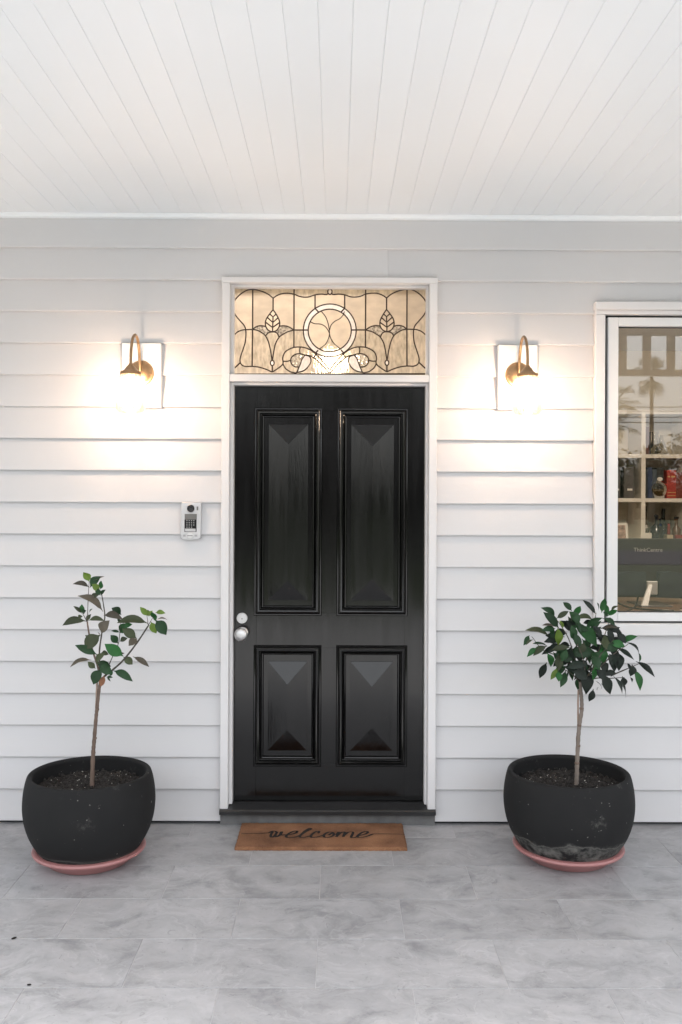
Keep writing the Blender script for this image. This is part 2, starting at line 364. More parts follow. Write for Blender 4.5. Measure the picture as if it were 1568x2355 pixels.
G_ripple = glass_art('glass_rippled', (.77, .69, .55), .25, .8, 60, stretch=(1.2, 1, .45), lo=.6, hi=1.3)
G_border = glass_art('glass_border', (.90, .81, .66), .25, .7, 42, stretch=(1.4, 1, .5), lo=.6, hi=1.25)
G_hammer = glass_art('glass_hammered', (.80, .75, .66), .5, 1.0, 105, kind='voronoi', lo=.45, hi=1.7)
G_ring = glass_art('glass_opal', (1.0, .97, .92), .05, .2, 60)
G_clear = glass_art('glass_clear_wavy', (1.0, .97, .90), .75, .9, 30, stretch=(.5, 1, 1.3))

def thin_glass(name, tint=(1, 1, 1), frost=0., boost=1.0):
    m = bpy.data.materials.new(name); m.use_nodes = True; N = m.node_tree.nodes; N.clear()
    t = N.new('ShaderNodeBsdfTransparent'); t.inputs[0].default_value = rgb(tint)
    g = N.new('ShaderNodeBsdfGlossy'); g.inputs['Roughness'].default_value = .0 if not frost else .05
    f = N.new('ShaderNodeFresnel'); f.inputs['IOR'].default_value = 1.52
    fm = N.new('ShaderNodeMath'); fm.operation = 'MULTIPLY'; fm.inputs[1].default_value = boost; fm.use_clamp = True; lnk(m, f.outputs[0], fm.inputs[0])
    mx = N.new('ShaderNodeMixShader'); lnk(m, fm.outputs[0], mx.inputs[0]); lnk(m, t.outputs[0], mx.inputs[1]); lnk(m, g.outputs[0], mx.inputs[2])
    last = mx
    if frost:
        tl = N.new('ShaderNodeBsdfTranslucent'); tl.inputs[0].default_value = (.9, .9, .9, 1)
        m2 = N.new('ShaderNodeMixShader'); m2.inputs[0].default_value = frost; lnk(m, mx.outputs[0], m2.inputs[1]); lnk(m, tl.outputs[0], m2.inputs[2]); last = m2
    o = N.new('ShaderNodeOutputMaterial'); lnk(m, last.outputs[0], o.inputs[0]); return m
M_pane = thin_glass('window_glass', (.91, .91, .91), boost=2.3)
M_shade = thin_glass('lamp_glass', (.97, .97, .97), frost=.04)
def rib_glass(m):
    N = m.node_tree.nodes; tb = [n for n in N if n.type == 'BSDF_TRANSPARENT'][0]
    tc = N.new('ShaderNodeTexCoord'); mp = N.new('ShaderNodeMapping'); mp.inputs['Location'].default_value = (0, .2165, 0); lnk(m, tc.outputs['Object'], mp.inputs[0])
    sp = N.new('ShaderNodeSeparateXYZ'); lnk(m, mp.outputs[0], sp.inputs[0])
    at = N.new('ShaderNodeMath'); at.operation = 'ARCTAN2'; lnk(m, sp.outputs['Y'], at.inputs[0]); lnk(m, sp.outputs['X'], at.inputs[1])
    nz = N.new('ShaderNodeTexNoise'); nz.noise_dimensions = '1D'; nz.inputs['Scale'].default_value = 3.4; nz.inputs['Detail'].default_value = 3; nz.inputs['Roughness'].default_value = .75; lnk(m, at.outputs[0], nz.inputs['W'])
    mr = N.new('ShaderNodeMapRange'); mr.inputs['From Min'].default_value = .33; mr.inputs['From Max'].default_value = .62; mr.inputs['To Min'].default_value = .25; lnk(m, nz.outputs['Fac'], mr.inputs['Value'])
    cb = N.new('ShaderNodeCombineXYZ')
    for k in range(3): lnk(m, mr.outputs[0], cb.inputs[k])
    lnk(m, cb.outputs[0], tb.inputs[0])
rib_glass(M_shade)
M_flask = thin_glass('flask_glass', (.80, .80, .76), boost=1.5)
M_bulb = emit('bulb_glow', (1.0, .70, .48), LAMP_W)
M_hall = emit('hall_lamp_glow', (1.0, .83, .62), HALL_W)
M_hallfill = emit('hall_fill_glow', (1.0, .86, .80), 10.5)
M_room = emit('room_lamp_glow', (1.0, .85, .68), ROOM_W)

# ------------------------------------------------------------------ ground outside, porch floor
obj('ground', B(-300, 300, -320, 60, -.5, -.16), mat('grass_ground', (.06, .075, .035), .95, var=.3, var_scale=.4), kind='structure')
obj('bounce_forecourt', B(-11, 12, -9.0, -2.74, -.3, -.15), M_conc, kind='structure')  # unseen paving, made wide and pale to bounce light under the porch
obj('road', B(-300, 300, -27, -20, -.3, -.152), mat('asphalt', (.055, .055, .057), .9, var=.15, var_scale=.8), kind='structure')
porch = obj('porch_floor', B(-3.3, 3.3, -2.72, .12, -.16, -.0018), M_grout, kind='structure')
TW, TD = .607, .32
def tile(x0, x1, y0, y1):
    return obj('tile', B(x0+.0012, x1-.0012, y0+.0012, y1-.0012, -.0024, 0, .0007), M_tile, porch)
full = None
for r in range(9):
    y1 = -.16 - TD*(r-1); y0 = y1-TD
    if r == 0: y1 = .10
    ph = (.245 if r % 2 else -.06)
    k0 = math.floor((-3.3-ph)/TW)
    for k in range(k0, k0+13):
        x0 = max(-3.3, ph+k*TW); x1 = min(3.3, ph+(k+1)*TW)
        if x1-x0 < .03: continue
        yy0 = max(y0, -2.72)
        if r > 0 and yy0 == y0 and x1-x0 > TW-.001:
            if full is None:
                full = bpy.data.meshes.new('tile'); bm = B(-TW/2+.0012, TW/2-.0012, -TD/2+.0012, TD/2-.0012, -.0024, 0, .0007)
                bm.to_mesh(full); bm.free(); full.materials.append(M_tile)
            o = bpy.data.objects.new('tile', full); COL.objects.link(o); o.parent = porch
            o.location = ((x0+x1)/2, (y0+y1)/2, 0)
            if random.random() < .5: o.rotation_euler.z = math.pi
        else: tile(x0, x1, yy0, y1)

# ------------------------------------------------------------------ ceiling of tongue and groove boards
CZ = 2.875
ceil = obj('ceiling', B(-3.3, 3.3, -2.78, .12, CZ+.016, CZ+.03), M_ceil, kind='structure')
PW = .0965
for k in range(-34, 34):
    x0 = -.057 + k*PW; x1 = x0+PW
    if x0 < -3.3 or x1 > 3.3: continue
    prof = [(x0+.0003, CZ+.015), (x0+.0003, CZ+.0014), (x0+.0020, CZ), (x1-.0020, CZ), (x1-.0003, CZ+.0014), (x1-.0003, CZ+.015)]
    bm = bmesh.new()
    A = [bm.verts.new((p[0], -2.74, p[1])) for p in prof]; Bq = [bm.verts.new((p[0], .02, p[1])) for p in prof]
    for i in range(6): bm.faces.new((A[i], A[(i+1) % 6], Bq[(i+1) % 6], Bq[i]))
    bm.faces.new(A[::-1]); bm.faces.new(Bq)
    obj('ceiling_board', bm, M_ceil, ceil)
bm = bmesh.new(); prism(bm, [(.018, CZ-.0005), (-.014, CZ-.0005), (-.014, CZ-.006), (-.004, CZ-.017), (.018, CZ-.019)], 'x', -3.3, 3.3)
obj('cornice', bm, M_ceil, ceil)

# ------------------------------------------------------------------ the weatherboard wall
wall = thing('weatherboard_wall', (0, .1, 0), 'white painted weatherboard house wall with horizontal lapped boards under the porch ceiling', 'wall')
PITCH, LAP, ZB = .15, .0205, .015
DL, DR, DT = -.5415, .4687, 2.576
WL, WR, WB, WT = 1.212, 2.66, .90, 2.467
def board(k, pieces):
    """one lapped board; pieces: (x0, x1, z to start from or None) for boards notched over an opening"""
    zk = ZB+PITCH*k; jit = random.uniform(-.0009, .0009); bm = bmesh.new()
    fy = lambda z: (z-zk)*LAP/PITCH + jit
    for x0, x1, za in pieces:
        a = zk if za is None else za; b = min(zk+PITCH+.016, CZ-.002)
        prism(bm, [(fy(a)+.0035, a), (fy(a)+.0009, a+.0016), (fy(a), a+.0042), (fy(b), b), (fy(b)+.005, b), (fy(a)+.0202, a)], 'x', x0, x1)
    return obj('weatherboard', bm, M_wall, wall)
BUTT = .238      # the one butt joint that shows, above the door
G = .0012
for k in range(19):
    z0, z1 = ZB+PITCH*k, ZB+PITCH*(k+1)
    if k == 17:
        board(k, [(-3.3, DL, None), (DL, BUTT-.0005, DT+.002)])
        board(k, [(BUTT+.0005, DR, DT+.002), (DR, 3.3, None)])
        continue
    if k == 18: board(k, [(-3.3, 3.3, None)]); continue
    board(k, [(-3.3, DL-G, None)])
    if k == 16: board(k, [(DR+G, WL, None), (WL, WR, WT+.002), (WR, 3.3, None)])
    elif z1 > WB+.02 and z0 < WT:
        board(k, [(DR+G, WL-G, None)]); board(k, [(WR+G, 3.3, None)])
    else: board(k, [(DR+G, 3.3, None)])
core = mat('wall_core', (.3, .3, .3), .9, var=.1)
for q in ((-3.3, DL+.02, .022, CZ), (DR-.02, WL+.02, .022, CZ), (WR-.02, 3.3, .022, CZ), (WL+.021, WR-.021, .022, WB+.01), (WL+.021, WR-.021, WT-.01, CZ), (DL+.021, DR-.021, DT-.01, CZ)):
    obj('wall_core', B(q[0], q[1], .040, .12, q[2], q[3]), core, wall)
obj('base_board', B(-3.3, DL-.0012, .030, .039, -.0015, .022), M_gap, wall)
obj('base_board', B(DR+.0012, 3.3, .030, .039, -.0015, .022), M_gap, wall)

# house behind: hall, study, roof
def room(name, x0, x1, y0, y1, z0, z1, m, holes=True):
    t = .04
    obj(name+'_wall', B(x0-t, x0, y0, y1, z0, z1), m, kind='structure')
    obj(name+'_wall', B(x1, x1+t, y0, y1, z0, z1), m, kind='structure')
    obj(name+'_wall', B(x0-t, x1+t, y1, y1+t, z0, z1), m, kind='structure')
    obj(name+'_floor', B(x0-t, x1+t, y0, y1+t, z0-.04, z0-.001), M_ifloor, kind='structure')
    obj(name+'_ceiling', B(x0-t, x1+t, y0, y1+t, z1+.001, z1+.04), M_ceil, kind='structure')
room('hall', -.85, .70, .122, 3.4, .1, 2.95, M_hwall)
room('study', .79, 4.2, .122, 3.38, .1, 2.80, M_iwall)
bm = bmesh.new(); prism(bm, [(-2.82, 3.02), (-2.82, 3.12), (1.2, 4.5), (6.2, 3.2), (6.2, 3.05)], 'x', -5.5, 6.0)
obj('house_roof', bm, mat('roof_metal', (.2, .2, .21), .5, var=.1), kind='structure')
obj('house_side_wall', B(-3.34, -3.302, .03, 5, -.1, 3.0), M_wall, kind='structure')
obj('house_side_wall', B(4.3, 4.34, .03, 5, -.1, 3.0), M_wall, kind='structure')
obj('house_front_wall', B(3.302, 4.3, .03, .12, -.1, 3.0), M_wall, kind='structure')

# porch front: posts and a fretwork frieze, behind the camera side (seen mirrored in the window)
fz = thing('porch_frieze', (0, -2.62, 2.49), 'painted timber frieze of upright slats along the porch front', 'frieze')
obj('bottom_rail', B(-3.1, 3.1, -2.65, -2.59, 2.49, 2.535), M_porch, fz)
obj('top_rail', B(-3.1, 3.1, -2.65, -2.59, 2.80, CZ-.002), M_porch, fz)
me_s = None
for k in range(33):
    x = -3.0+k*.185
    if me_s is None:
        me_s = bpy.data.meshes.new('slat'); bm = B(-.031, .031, -.012, .012, 2.535-2.49, 2.80-2.49, .002); bm.to_mesh(me_s); bm.free(); me_s.materials.append(M_porch)
    o = bpy.data.objects.new('slat', me_s); COL.objects.link(o); o.parent = fz; o.location = (x, 0, 0)
for x, s in ((-3.15, 'left'), (3.15, 'right')):
    t = thing('porch_post', (x, -2.62, 0), f'square painted porch post at the {s} end of the porch front', 'post', 'porch front posts')
    obj('shaft', B(x-.05, x+.05, -2.67, -2.57, .1, CZ-.001, .004), M_porch, t)
    obj('base', B(x-.065, x+.065, -2.685, -2.555, .0005, .1, .006), M_porch, t)

# ------------------------------------------------------------------ door frame
SL, SRt = -.489, .420          # faces of the stops
fr = thing('door_frame', (0, .03, .06), 'white painted timber door frame with a transom opening and a black sill', 'door frame')
obj('jamb', B(DL, -.5045, -.025, .12, .0815, DT-.028, .002), M_trim, fr)
obj('jamb', B(.4320, DR, -.025, .12, .0815, DT-.028, .002), M_trim, fr)
obj('head', B(DL-.002, DR+.002, -.026, .12, DT-.0275, DT, .003), M_trim, fr)
obj('transom_rail', B(-.5043, .4318, -.023, .12, 2.086, 2.119, .002), M_trim, fr)
for z0, z1 in ((.0905, 2.0855), (2.1195, DT-.028)):
    obj('stop', B(-.5043, SL, .018, .068, z0, z1, .0015), M_trim, fr)
    obj('stop', B(SRt, .4318, .018, .068, z0, z1, .0015), M_trim, fr)
    obj('stop', B(SL+.0002, SRt-.0002, .018, .068, z1-.012, z1-.0002, .0015), M_trim, fr)
bm = bmesh.new(); prism(bm, [(-.040, .060), (-.040, .075), (-.033, .081), (.045, .0885), (.13, .0905), (.13, .055), (-.03, .055)], 'x', DL-.001, DR+.001)
obj('sill', bm, M_sill, fr)
obj('sill_base', B(DL, DR, -.003, .05, -.0005, .0545), M_stucco, fr)

# ------------------------------------------------------------------ front door
FY = .070
dr = thing('front_door', (-.49, .09, .095), 'glossy black four panel front door closed in its white frame', 'door')
LX0, LX1, LZ0, LZ1 = -.5035, .4315, .0935, 2.083
PX = ((-.394, -.070), (.001, .341)); PZ = ((.977, 1.971), (.256, .835))
def dbox(n, x0, x1, z0, z1): return obj(n, B(x0, x1, FY, FY+.04, z0, z1, .0004), M_door, dr)
g = .012   # members run a little under the bolection moulding
dbox('stile', LX0, PX[0][0]+g, LZ0, LZ1); dbox('stile', PX[1][1]-g, LX1, LZ0, LZ1)
for n, z0, z1 in (('top_rail', PZ[0][1]-g, LZ1), ('lock_rail', PZ[1][1]-g, PZ[0][0]+g), ('bottom_rail', LZ0, PZ[1][0]+g)):
    dbox(n, PX[0][0]+g, PX[1][1]-g, z0, z1)
for z0, z1 in PZ: dbox('mullion', PX[0][1]-g, PX[1][0]+g, z0+g, z1-g)
MPROF = [(0, 0), (0, -.007), (.003, -.0105), (.0085, -.0115), (.0105, -.0095), (.013, -.0125), (.020, -.0155), (.026, -.0135), (.0285, -.0090), (.0295, -.002), (.033, .0005), (.0365, -.0035), (.0400, -.0055), (.0440, -.0035), (.0465, .003), (.0475, .012)]
for zi, (z0, z1) in enumerate(PZ):
    for xi, (x0, x1) in enumerate(PX):
        bm = bmesh.new()
        i1, it, ib = .068, .079, .073
        ax0, ax1, az0, az1 = x0+i1, x1-i1, z0+ib, z1-it
        def ring(a, b, c, d, y): return [bm.verts.new(p) for p in ((a, y, c), (b, y, c), (b, y, d), (a, y, d))]
        r0 = ring(x0+.03, x1-.03, z0+.03, z1-.03, FY+.011)
        r1 = ring(ax0, ax1, az0, az1, FY+.011)
        r2 = ring(ax0, ax1, az0, az1, FY+.0065)
        for a, b in ((r0, r1), (r1, r2)):
            for i in range(4): bm.faces.new((a[i], a[(i+1) % 4], b[(i+1) % 4], b[i]))
        hx = (ax0+ax1)/2; hl = (ax1-ax0)/2*(1.02 if zi == 0 else 1.12)
        lo = bm.verts.new((hx, FY-.0212, az0+hl)); hi = bm.verts.new((hx, FY-.0212, az1-hl))
        bm.faces.new((r2[0], r2[1], lo)); bm.faces.new((r2[2], r2[3], hi))
        bm.faces.new((r2[1], r2[2], hi, lo)); bm.faces.new((r2[3], r2[0], lo, hi))
        pn = obj('panel', bm, M_door, dr)
        bm = frame_sweep(bmesh.new(), x0, x1, z0, z1, [(d, FY+y) for d, y in MPROF])
        autosmooth(obj('moulding', bm, M_door, pn), 28)
RX = Matrix.Rotation(R(90), 4, 'X')          # lathe axis z -> -y
def lathe_y(prof, x, y, z, seg=32): return lathe(bmesh.new(), prof, seg, Matrix.Translation((x, y, z)) @ RX)
kx, kz = -.450, 1.53-306*.002083
kb = obj('door_knob', lathe_y([(0, 0), (.030, 0), (.030, .004), (.024, .007), (.013, .010), (.011, .020), (.014, .030), (.024, .038), (.0305, .047), (.032, .056), (.0295, .064), (.022, .070), (.011, .0735), (0, .0745)], kx, FY, kz), M_nickel, dr, smooth=True)
lz = 1.53-271.5*.002083
lk = obj('door_lock', lathe_y([(0, 0), (.0262, 0), (.0262, .006), (.0245, .0085), (.0195, .0085), (.0185, .0075), (.0145, .0075), (.0138, .0095), (0, .0095)], kx, FY, lz), M_nickel, dr)
autosmooth(lk, 30)
bm = B(kx-.0012, kx+.0012, FY-.0102, FY-.009, lz-.0068, lz-.0008); lathe(bm, [(0, 0), (.0022, 0), (.0022, .001), (0, .001)], 12, Matrix.Translation((kx, FY-.0094, lz-.001)) @ RX)
obj('keyhole', bm, M_gap, lk)

# ------------------------------------------------------------------ leadlight above the door
# drawn in sheet units (u right, v down); one unit = .000686 m
LU = .000686
def gx(u, v): return (-.501+(u-88)*LU, 2.545-(v+.007*(765-u)-110)*LU)
left_lines = [
    [(370, 183), (340, 158), (300, 138), (262, 127), (228, 123), (190, 127), (150, 149), (115, 182), (94, 215), (89, 240), (93, 268), (112, 305), (146, 345), (170, 374), (180, 402), (182, 440), (177, 490), (160, 545), (144, 595), (143, 628), (156, 648), (182, 658), (226, 657), (270, 662), (318, 676), (366, 697)],
    [(370, 183), (396, 165), (430, 152), (470, 149), (517, 156), (545, 168), (580, 176), (620, 174), (662, 160), (705, 155), (738, 158), (752, 153)],
    [(228, 107), (228, 401), (226, 657)], [(516, 107), (516, 525)], [(370, 183), (370, 263)], [(662, 160), (662, 254)],
    [(80, 452), (100, 438), (125, 417), (155, 405), (180, 402), (228, 401), (262, 407), (292, 423), (318, 445), (338, 485), (353, 545), (362, 600), (365, 616)],
    [(143, 632), (80, 690)],
    [(370, 263), (345, 295), (325, 325), (317, 355), (322, 385), (340, 408), (368, 418)],
    [(370, 263), (390, 292), (408, 325), (416, 352), (413, 380), (396, 406), (368, 418)],
    [(370, 310), (369, 352), (367, 387), (368, 418)],
    [(347, 293), (370, 313), (391, 294)], [(330, 317), (369, 352), (405, 319)], [(318, 350), (367, 387), (416, 352)],
    [(228, 401), (252, 382), (285, 374), (322, 380)], [(413, 378), (448, 375), (482, 384), (516, 405)],
    [(516, 405), (470, 418), (440, 435), (413, 455), (388, 500), (376, 555), (369, 600), (367, 616)],
    [(318, 445), (338, 424), (368, 418), (396, 425), (413, 455)],
    [(366, 652), (366, 697)],
    [(516, 405), (580, 405), (613, 405)],
    [(662, 254), (690, 284)], [(664, 569), (685, 545)],
    [(366, 697), (405, 672), (440, 640), (438, 600), (452, 562), (480, 540), (516, 526), (560, 523), (600, 530), (638, 548), (670, 574), (706, 610), (738, 648), (763, 682)],
    [(440, 640), (455, 668), (485, 692), (515, 701), (535, 700), (553, 662)],
    [(594, 579), (560, 570), (525, 575), (500, 595), (494, 620), (503, 645), (525, 661), (553, 662)],
    [(594, 579), (573, 608), (562, 640), (553, 662)],
    [(594, 579), (622, 588), (634, 606), (632, 634), (610, 668), (575, 692), (535, 700)],
    [(560, 523), (556, 545), (559, 570)], [(440, 622), (470, 622), (494, 615)],
    [(594, 579), (625, 583), (652, 597), (695, 632), (730, 668), (763, 704)],
    [(652, 597), (671, 574)],
]
curves = []
STRAIGHT = {2, 3, 4, 5, 7, 11, 12, 13, 18, 19, 20, 21, 30}
for i, l in enumerate(left_lines):
    base = [Vector((u, v, 0)) for u, v in l]
    c = base if i in STRAIGHT else spl(base, 5)
    curves.append([(p.x, p.y) for p in c]); curves.append([(1530-p.x, p.y) for p in c])
def circ(cu, cv, ru, rv, n=48): return [(cu+ru*math.cos(2*math.pi*k/n), cv+rv*math.sin(2*math.pi*k/n)) for k in range(n+1)]
OUT, INN = circ(765, 408, 184, 184), circ(765, 408, 150, 148)
curves += [OUT, INN, circ(366, 634, 13, 18, 16), circ(1164, 634, 13, 18, 16), circ(765, 138, 15, 19, 16)]
curves += [[(765, 105), (765, 119)], [(752, 153), (756, 150)], [(778, 153), (774, 150)]]
for l in ([(705, 274), (735, 312), (752, 355), (761, 400), (763, 430), (757, 462), (735, 505), (688, 540)],
          [(630, 348), (660, 361), (700, 364), (730, 378), (752, 405), (763, 430), (772, 462), (798, 502), (846, 541)],
          [(763, 408), (774, 372), (798, 346), (835, 326), (858, 300), (866, 276)]):
    curves.append([(p.x, p.y) for p in spl([Vector((u, v, 0)) for u, v in l], 5)])
tw = thing('leadlight_window', (-.035, .06, 2.13), 'amber leaded glass transom window with a white ring and leaf sprays, lit from behind', 'transom window')
U0, U1, V0, V1 = 74, 1456, 98, 712
rect = [(U0, V0), (U1, V0), (U1, V1), (U0, V1), (U0, V0)]
vs, es = [], []
def add_poly(c):
    b = len(vs)
    for u, v in c: vs.append(Vector((min(max(u, U0), U1), min(max(v, V0), V1))))
    for i in range(len(c)-1): es.append((b+i, b+i+1))
for c in [rect] + curves: add_poly(c)
ov, oe, of, q1, oeo, q2 = delaunay_2d_cdt(vs, es, [], 0, 1.2)
cons = {tuple(sorted(oe[i])) for i in range(len(oe)) if oeo[i]}
e2f = {}
for fi, f in enumerate(of):
    for a in range(3): e2f.setdefault(tuple(sorted((f[a], f[(a+1) % 3]))), []).append(fi)
seen = set(); regions = []
for s in range(len(of)):
    if s in seen: continue
    st = [s]; seen.add(s); reg = []
    while st:
        f = st.pop(); reg.append(f)
        for a in range(3):
            e = tuple(sorted((of[f][a], of[f][(a+1) % 3])))
            if e in cons: continue
            for n in e2f[e]:
                if n not in seen: seen.add(n); st.append(n)
    regions.append(reg)
def pick(cu, cv, area):
    m = cu if cu <= 765 else 1530-cu
    d = math.hypot(cu-765, cv-408)
    if 150 < d < 184: return G_ring
    if d <= 150: return G_ripple if cv < 350 or (cv > 480 and abs(cu-765) < 60) else G_plain
    if math.hypot(m-366, cv-634) < 20 or math.hypot(cu-765, cv-138) < 18: return G_ring
    if 310 < m < 420 and 270 < cv < 415: return G_plain
    if (228 < m < 335 or 400 < m < 510) and 370 < cv < 450: return G_hammer
    if 325 < m < 412 and 418 < cv < 600 and area < 16000: return G_hammer
    if 555 < m < 640 and 575 < cv < 702: return G_ring
    if 490 < m < 600 and 560 < cv < 665: return G_hammer
    if cv > 600 and m > 640: return G_clear
    if cv > 655 and 300 < m < 560 and area < 14000: return G_hammer
    if cv < 150 and area < 60000: return G_border
    if m < 190: return G_border
    if m < 362 and cv > 420: return G_ripple
    if 430 < m < 680 and cv > 520: return G_ripple
    return G_plain
n_piece = 0
for reg in regions:
    A = 0; cu = cv = 0
    for f in reg:
        a, b, c = (ov[i] for i in of[f]); t = abs((b-a).cross(c-a))/2
        A += t; m_ = (a+b+c)/3; cu += m_.x*t; cv += m_.y*t
    if A < 60: continue
    cu /= A; cv /= A
    # the centroid of a bent piece can lie outside: use the centre of its largest triangle to sort it
    fb = max(reg, key=lambda f: abs((ov[of[f][1]]-ov[of[f][0]]).cross(ov[of[f][2]]-ov[of[f][0]])))
    cb = sum((ov[i] for i in of[fb]), Vector((0, 0)))/3
    bm = bmesh.new(); vm = {}
    yy = .058 + random.uniform(-.0006, .0006)
    for f in reg:
        fv = []
        for i in of[f]:
            if i not in vm:
                x, z = gx(ov[i].x, ov[i].y); vm[i] = bm.verts.new((x, yy, z))
            fv.append(vm[i])
        try: bm.faces.new(fv)
        except ValueError: pass
    bmesh.ops.recalc_face_normals(bm, faces=bm.faces)
    for f in bm.faces:
        if f.normal.y > 0: f.normal_flip()
    obj('glass_piece', bm, pick(cb.x, cb.y, A), tw); n_piece += 1
print('glass pieces', n_piece)
for c in curves + [rect]:
    pts = []
    for u, v in c:
        x, z = gx(min(max(u, U0), U1), min(max(v, V0), V1)); p = Vector((x, .0565, z))
        if not pts or (p-pts[-1]).length > .0006: pts.append(p)
    if len(pts) < 2: continue
    inner = c in curves[-3:]
    wdt = .0023 if inner else (.0031 if len(c) > 3 else .0034)
    if c is rect: wdt = .004
    bm = bmesh.new(); tube(bm, pts, wdt, 6)
    for v in bm.verts: v.co.y = .0565 + (v.co.y-.0565)*.75
    autosmooth(obj('lead_came', bm, M_lead, tw), 60)

# ------------------------------------------------------------------ hall and study lamps
hl = thing('hall_pendant_lamp', (-.03, 2.3, 2.5), 'lit round pendant lamp hanging in the hall behind the leadlight glass', 'lamp')
obj('globe', lathe(bmesh.new(), [(0.085*math.sin(math.pi*k/12), -.085*math.cos(math.pi*k/12)) for k in range(13)], 24, Matrix.Translation((-.03, 2.3, 2.46))), M_hall, hl, smooth=True)
bm = bmesh.new(); tube(bm, [(-.03, 2.3, 2.58), (-.03, 2.3, 2.949)], .006); obj('rod', bm, M_brass, hl)
h2 = thing('hall_fill_lamp', (-.3, .75, 2.94), 'round fill lamp added under the hall ceiling to light the leadlight glass from behind', 'lamp')  # added fill light for the glass, brightest towards its top left
obj('diffuser', lathe(bmesh.new(), [(0, -.06), (.11, -.056), (.15, -.03), (.16, 0), (0, 0)], 28, Matrix.Translation((-.3, .75, 2.948))), M_hallfill, h2, smooth=True)
rl = thing('study_ceiling_lamp', (2.2, 1.2, 2.79), 'round lit lamp flush under the study ceiling', 'lamp')
obj('diffuser', lathe(bmesh.new(), [(0, -.05), (.12, -.048), (.17, -.03), (.18, 0), (0, 0)], 28, Matrix.Translation((2.2, 1.2, 2.798))), M_room, rl, smooth=True)

# ------------------------------------------------------------------ window
wn = thing('casement_window', (1.9, .03, .9), 'white framed window at the right edge looking into a study', 'window')
obj('head_casing', B(WL-.004, WR+.004, -.036, .022, 2.4285, WT, .004), M_trim, wn)
obj('head_casing', B(WL, WR, -.024, .022, 2.409, 2.4275, .002), M_trim, wn)
obj('side_casing', B(WL, 1.259, -.022, .10, .9625, 2.4085, .003), M_trim, wn)
obj('side_casing', B(2.612, WR, -.022, .10, .9625, 2.4085, .003), M_trim, wn)
obj('window_sill', B(WL-.001, WR+.001, -.030, .10, WB, .957, .004), M_trim, wn)
for q in ((1.2595, 1.268, .963, 2.408), (2.603, 2.6115, .963, 2.408), (1.2685, 2.6025, 2.399, 2.408), (1.2685, 2.6025, .9575, .9625)):
    obj('gasket', B(q[0], q[1], .012, .06, q[2], q[3]), M_gap, wn)
sash = (('sash_stile', 1.2745, 1.325, .966, 2.3975), ('sash_stile', 2.546, 2.5965, .966, 2.3975), ('sash_rail', 1.3255, 2.5455, 2.357, 2.3975), ('sash_rail', 1.3255, 2.5455, .966, 1.006))
for n, a, b, c, d in sash:
    obj(n, B(a, b, -.008, .058, c, d, .002), M_alu, wn)
for q in ((1.2685, 1.274, .963, 2.3985), (2.597, 2.6025, .963, 2.3985)):
    obj('gasket', B(q[0], q[1], .02, .06, q[2], q[3]), M_gap, wn)
for q in ((1.3255, 1.328, 1.006, 2.357), (2.543, 2.5455, 1.006, 2.357), (1.3285, 2.5425, 2.3535, 2.357), (1.3285, 2.5425, 1.006, 1.009)):
    obj('glazing_seal', B(q[0], q[1], .018, .034, q[2], q[3]), M_gap, wn)
obj('pane', B(1.3285, 2.5425, .024, .028, 1.0095, 2.353), M_pane, wn)

# ------------------------------------------------------------------ wall lamps
def lamp(loc, label):
    X, Y, Z = loc
    t = thing('wall_lamp', loc, label, 'wall lamp', 'brass wall lamps beside the door')
    obj('mounting_block', B(X-.092, X+.092, Y+.001, Y+.05, Z-.160, Z+.143, .002), M_block, t)
    pl = autosmooth(obj('back_plate', lathe_y([(0, -.0005), (.060, -.0005), (.060, .004), (.056, .009), (.046, .010), (.042, .014), (.022, .019), (0, .021)], X, Y, Z), M_brass, t), 40)
    for sx in (-1, 1):
        obj('screw', lathe_y([(0, 0), (.0042, 0), (.0042, .006), (.002, .008), (0, .008)], X+sx*.047, Y-.008, Z-.004, 12), M_brass, pl, smooth=True)
    pts = spl([(X, Y-.012, Z-.004), (X, Y-.026, Z+.012), (X, Y-.034, Z+.05), (X, Y-.046, Z+.10), (X, Y-.078, Z+.143), (X, Y-.128, Z+.157), (X, Y-.18, Z+.132), (X, Y-.208, Z+.085), (X, Y-.2155, Z+.045), (X, Y-.2165, Z+.008)], 6)
    obj('arm', tube(bmesh.new(), pts, .0065, 12), M_brass, t, smooth=True)
    cx, cy = X, Y-.2165
    def L(prof, seg=32): return lathe(bmesh.new(), prof, seg, Matrix.Translation((cx, cy, Z)))
    cap = autosmooth(obj('shade_cap', L([(0, .016), (.009, .014), (.011, .008), (.018, .002), (.026, -.010), (.036, -.019), (.044, -.022), (.0465, -.025), (.0465, -.037), (.0445, -.037), (.0445, -.027), (0, -.022)]), M_brass, t), 45)
    obj('socket', L([(0, -.0225), (.017, -.0225), (.017, -.062), (.012, -.066), (0, -.066)], 16), M_grey, t, smooth=True)
    sh = obj('glass_shade', L([(.044, -.030), (.044, -.042), (.052, -.050), (.0615, -.058), (.066, -.072), (.066, -.178), (.063, -.192), (.054, -.204), (.035, -.211), (0, -.213)], 40), M_shade, t, smooth=True)
    prof = [(0, -.066), (.011, -.067), (.0125, -.095), (.0135, -.112), (.0155, -.122), (.0162, -.132), (.0150, -.142), (.010, -.149), (0, -.152)]
    obj('bulb', L(prof, 18), M_bulb, t, smooth=True)
    return t
lampL = lamp((-.918, -.023, 2.12), 'lit brass gooseneck wall lamp with a glass shade left of the door')
lampR = copy_tree(lampL, None, (.848, -.023, 2.12))
lampR['label'] = 'lit brass gooseneck wall lamp with a glass shade between door and window'

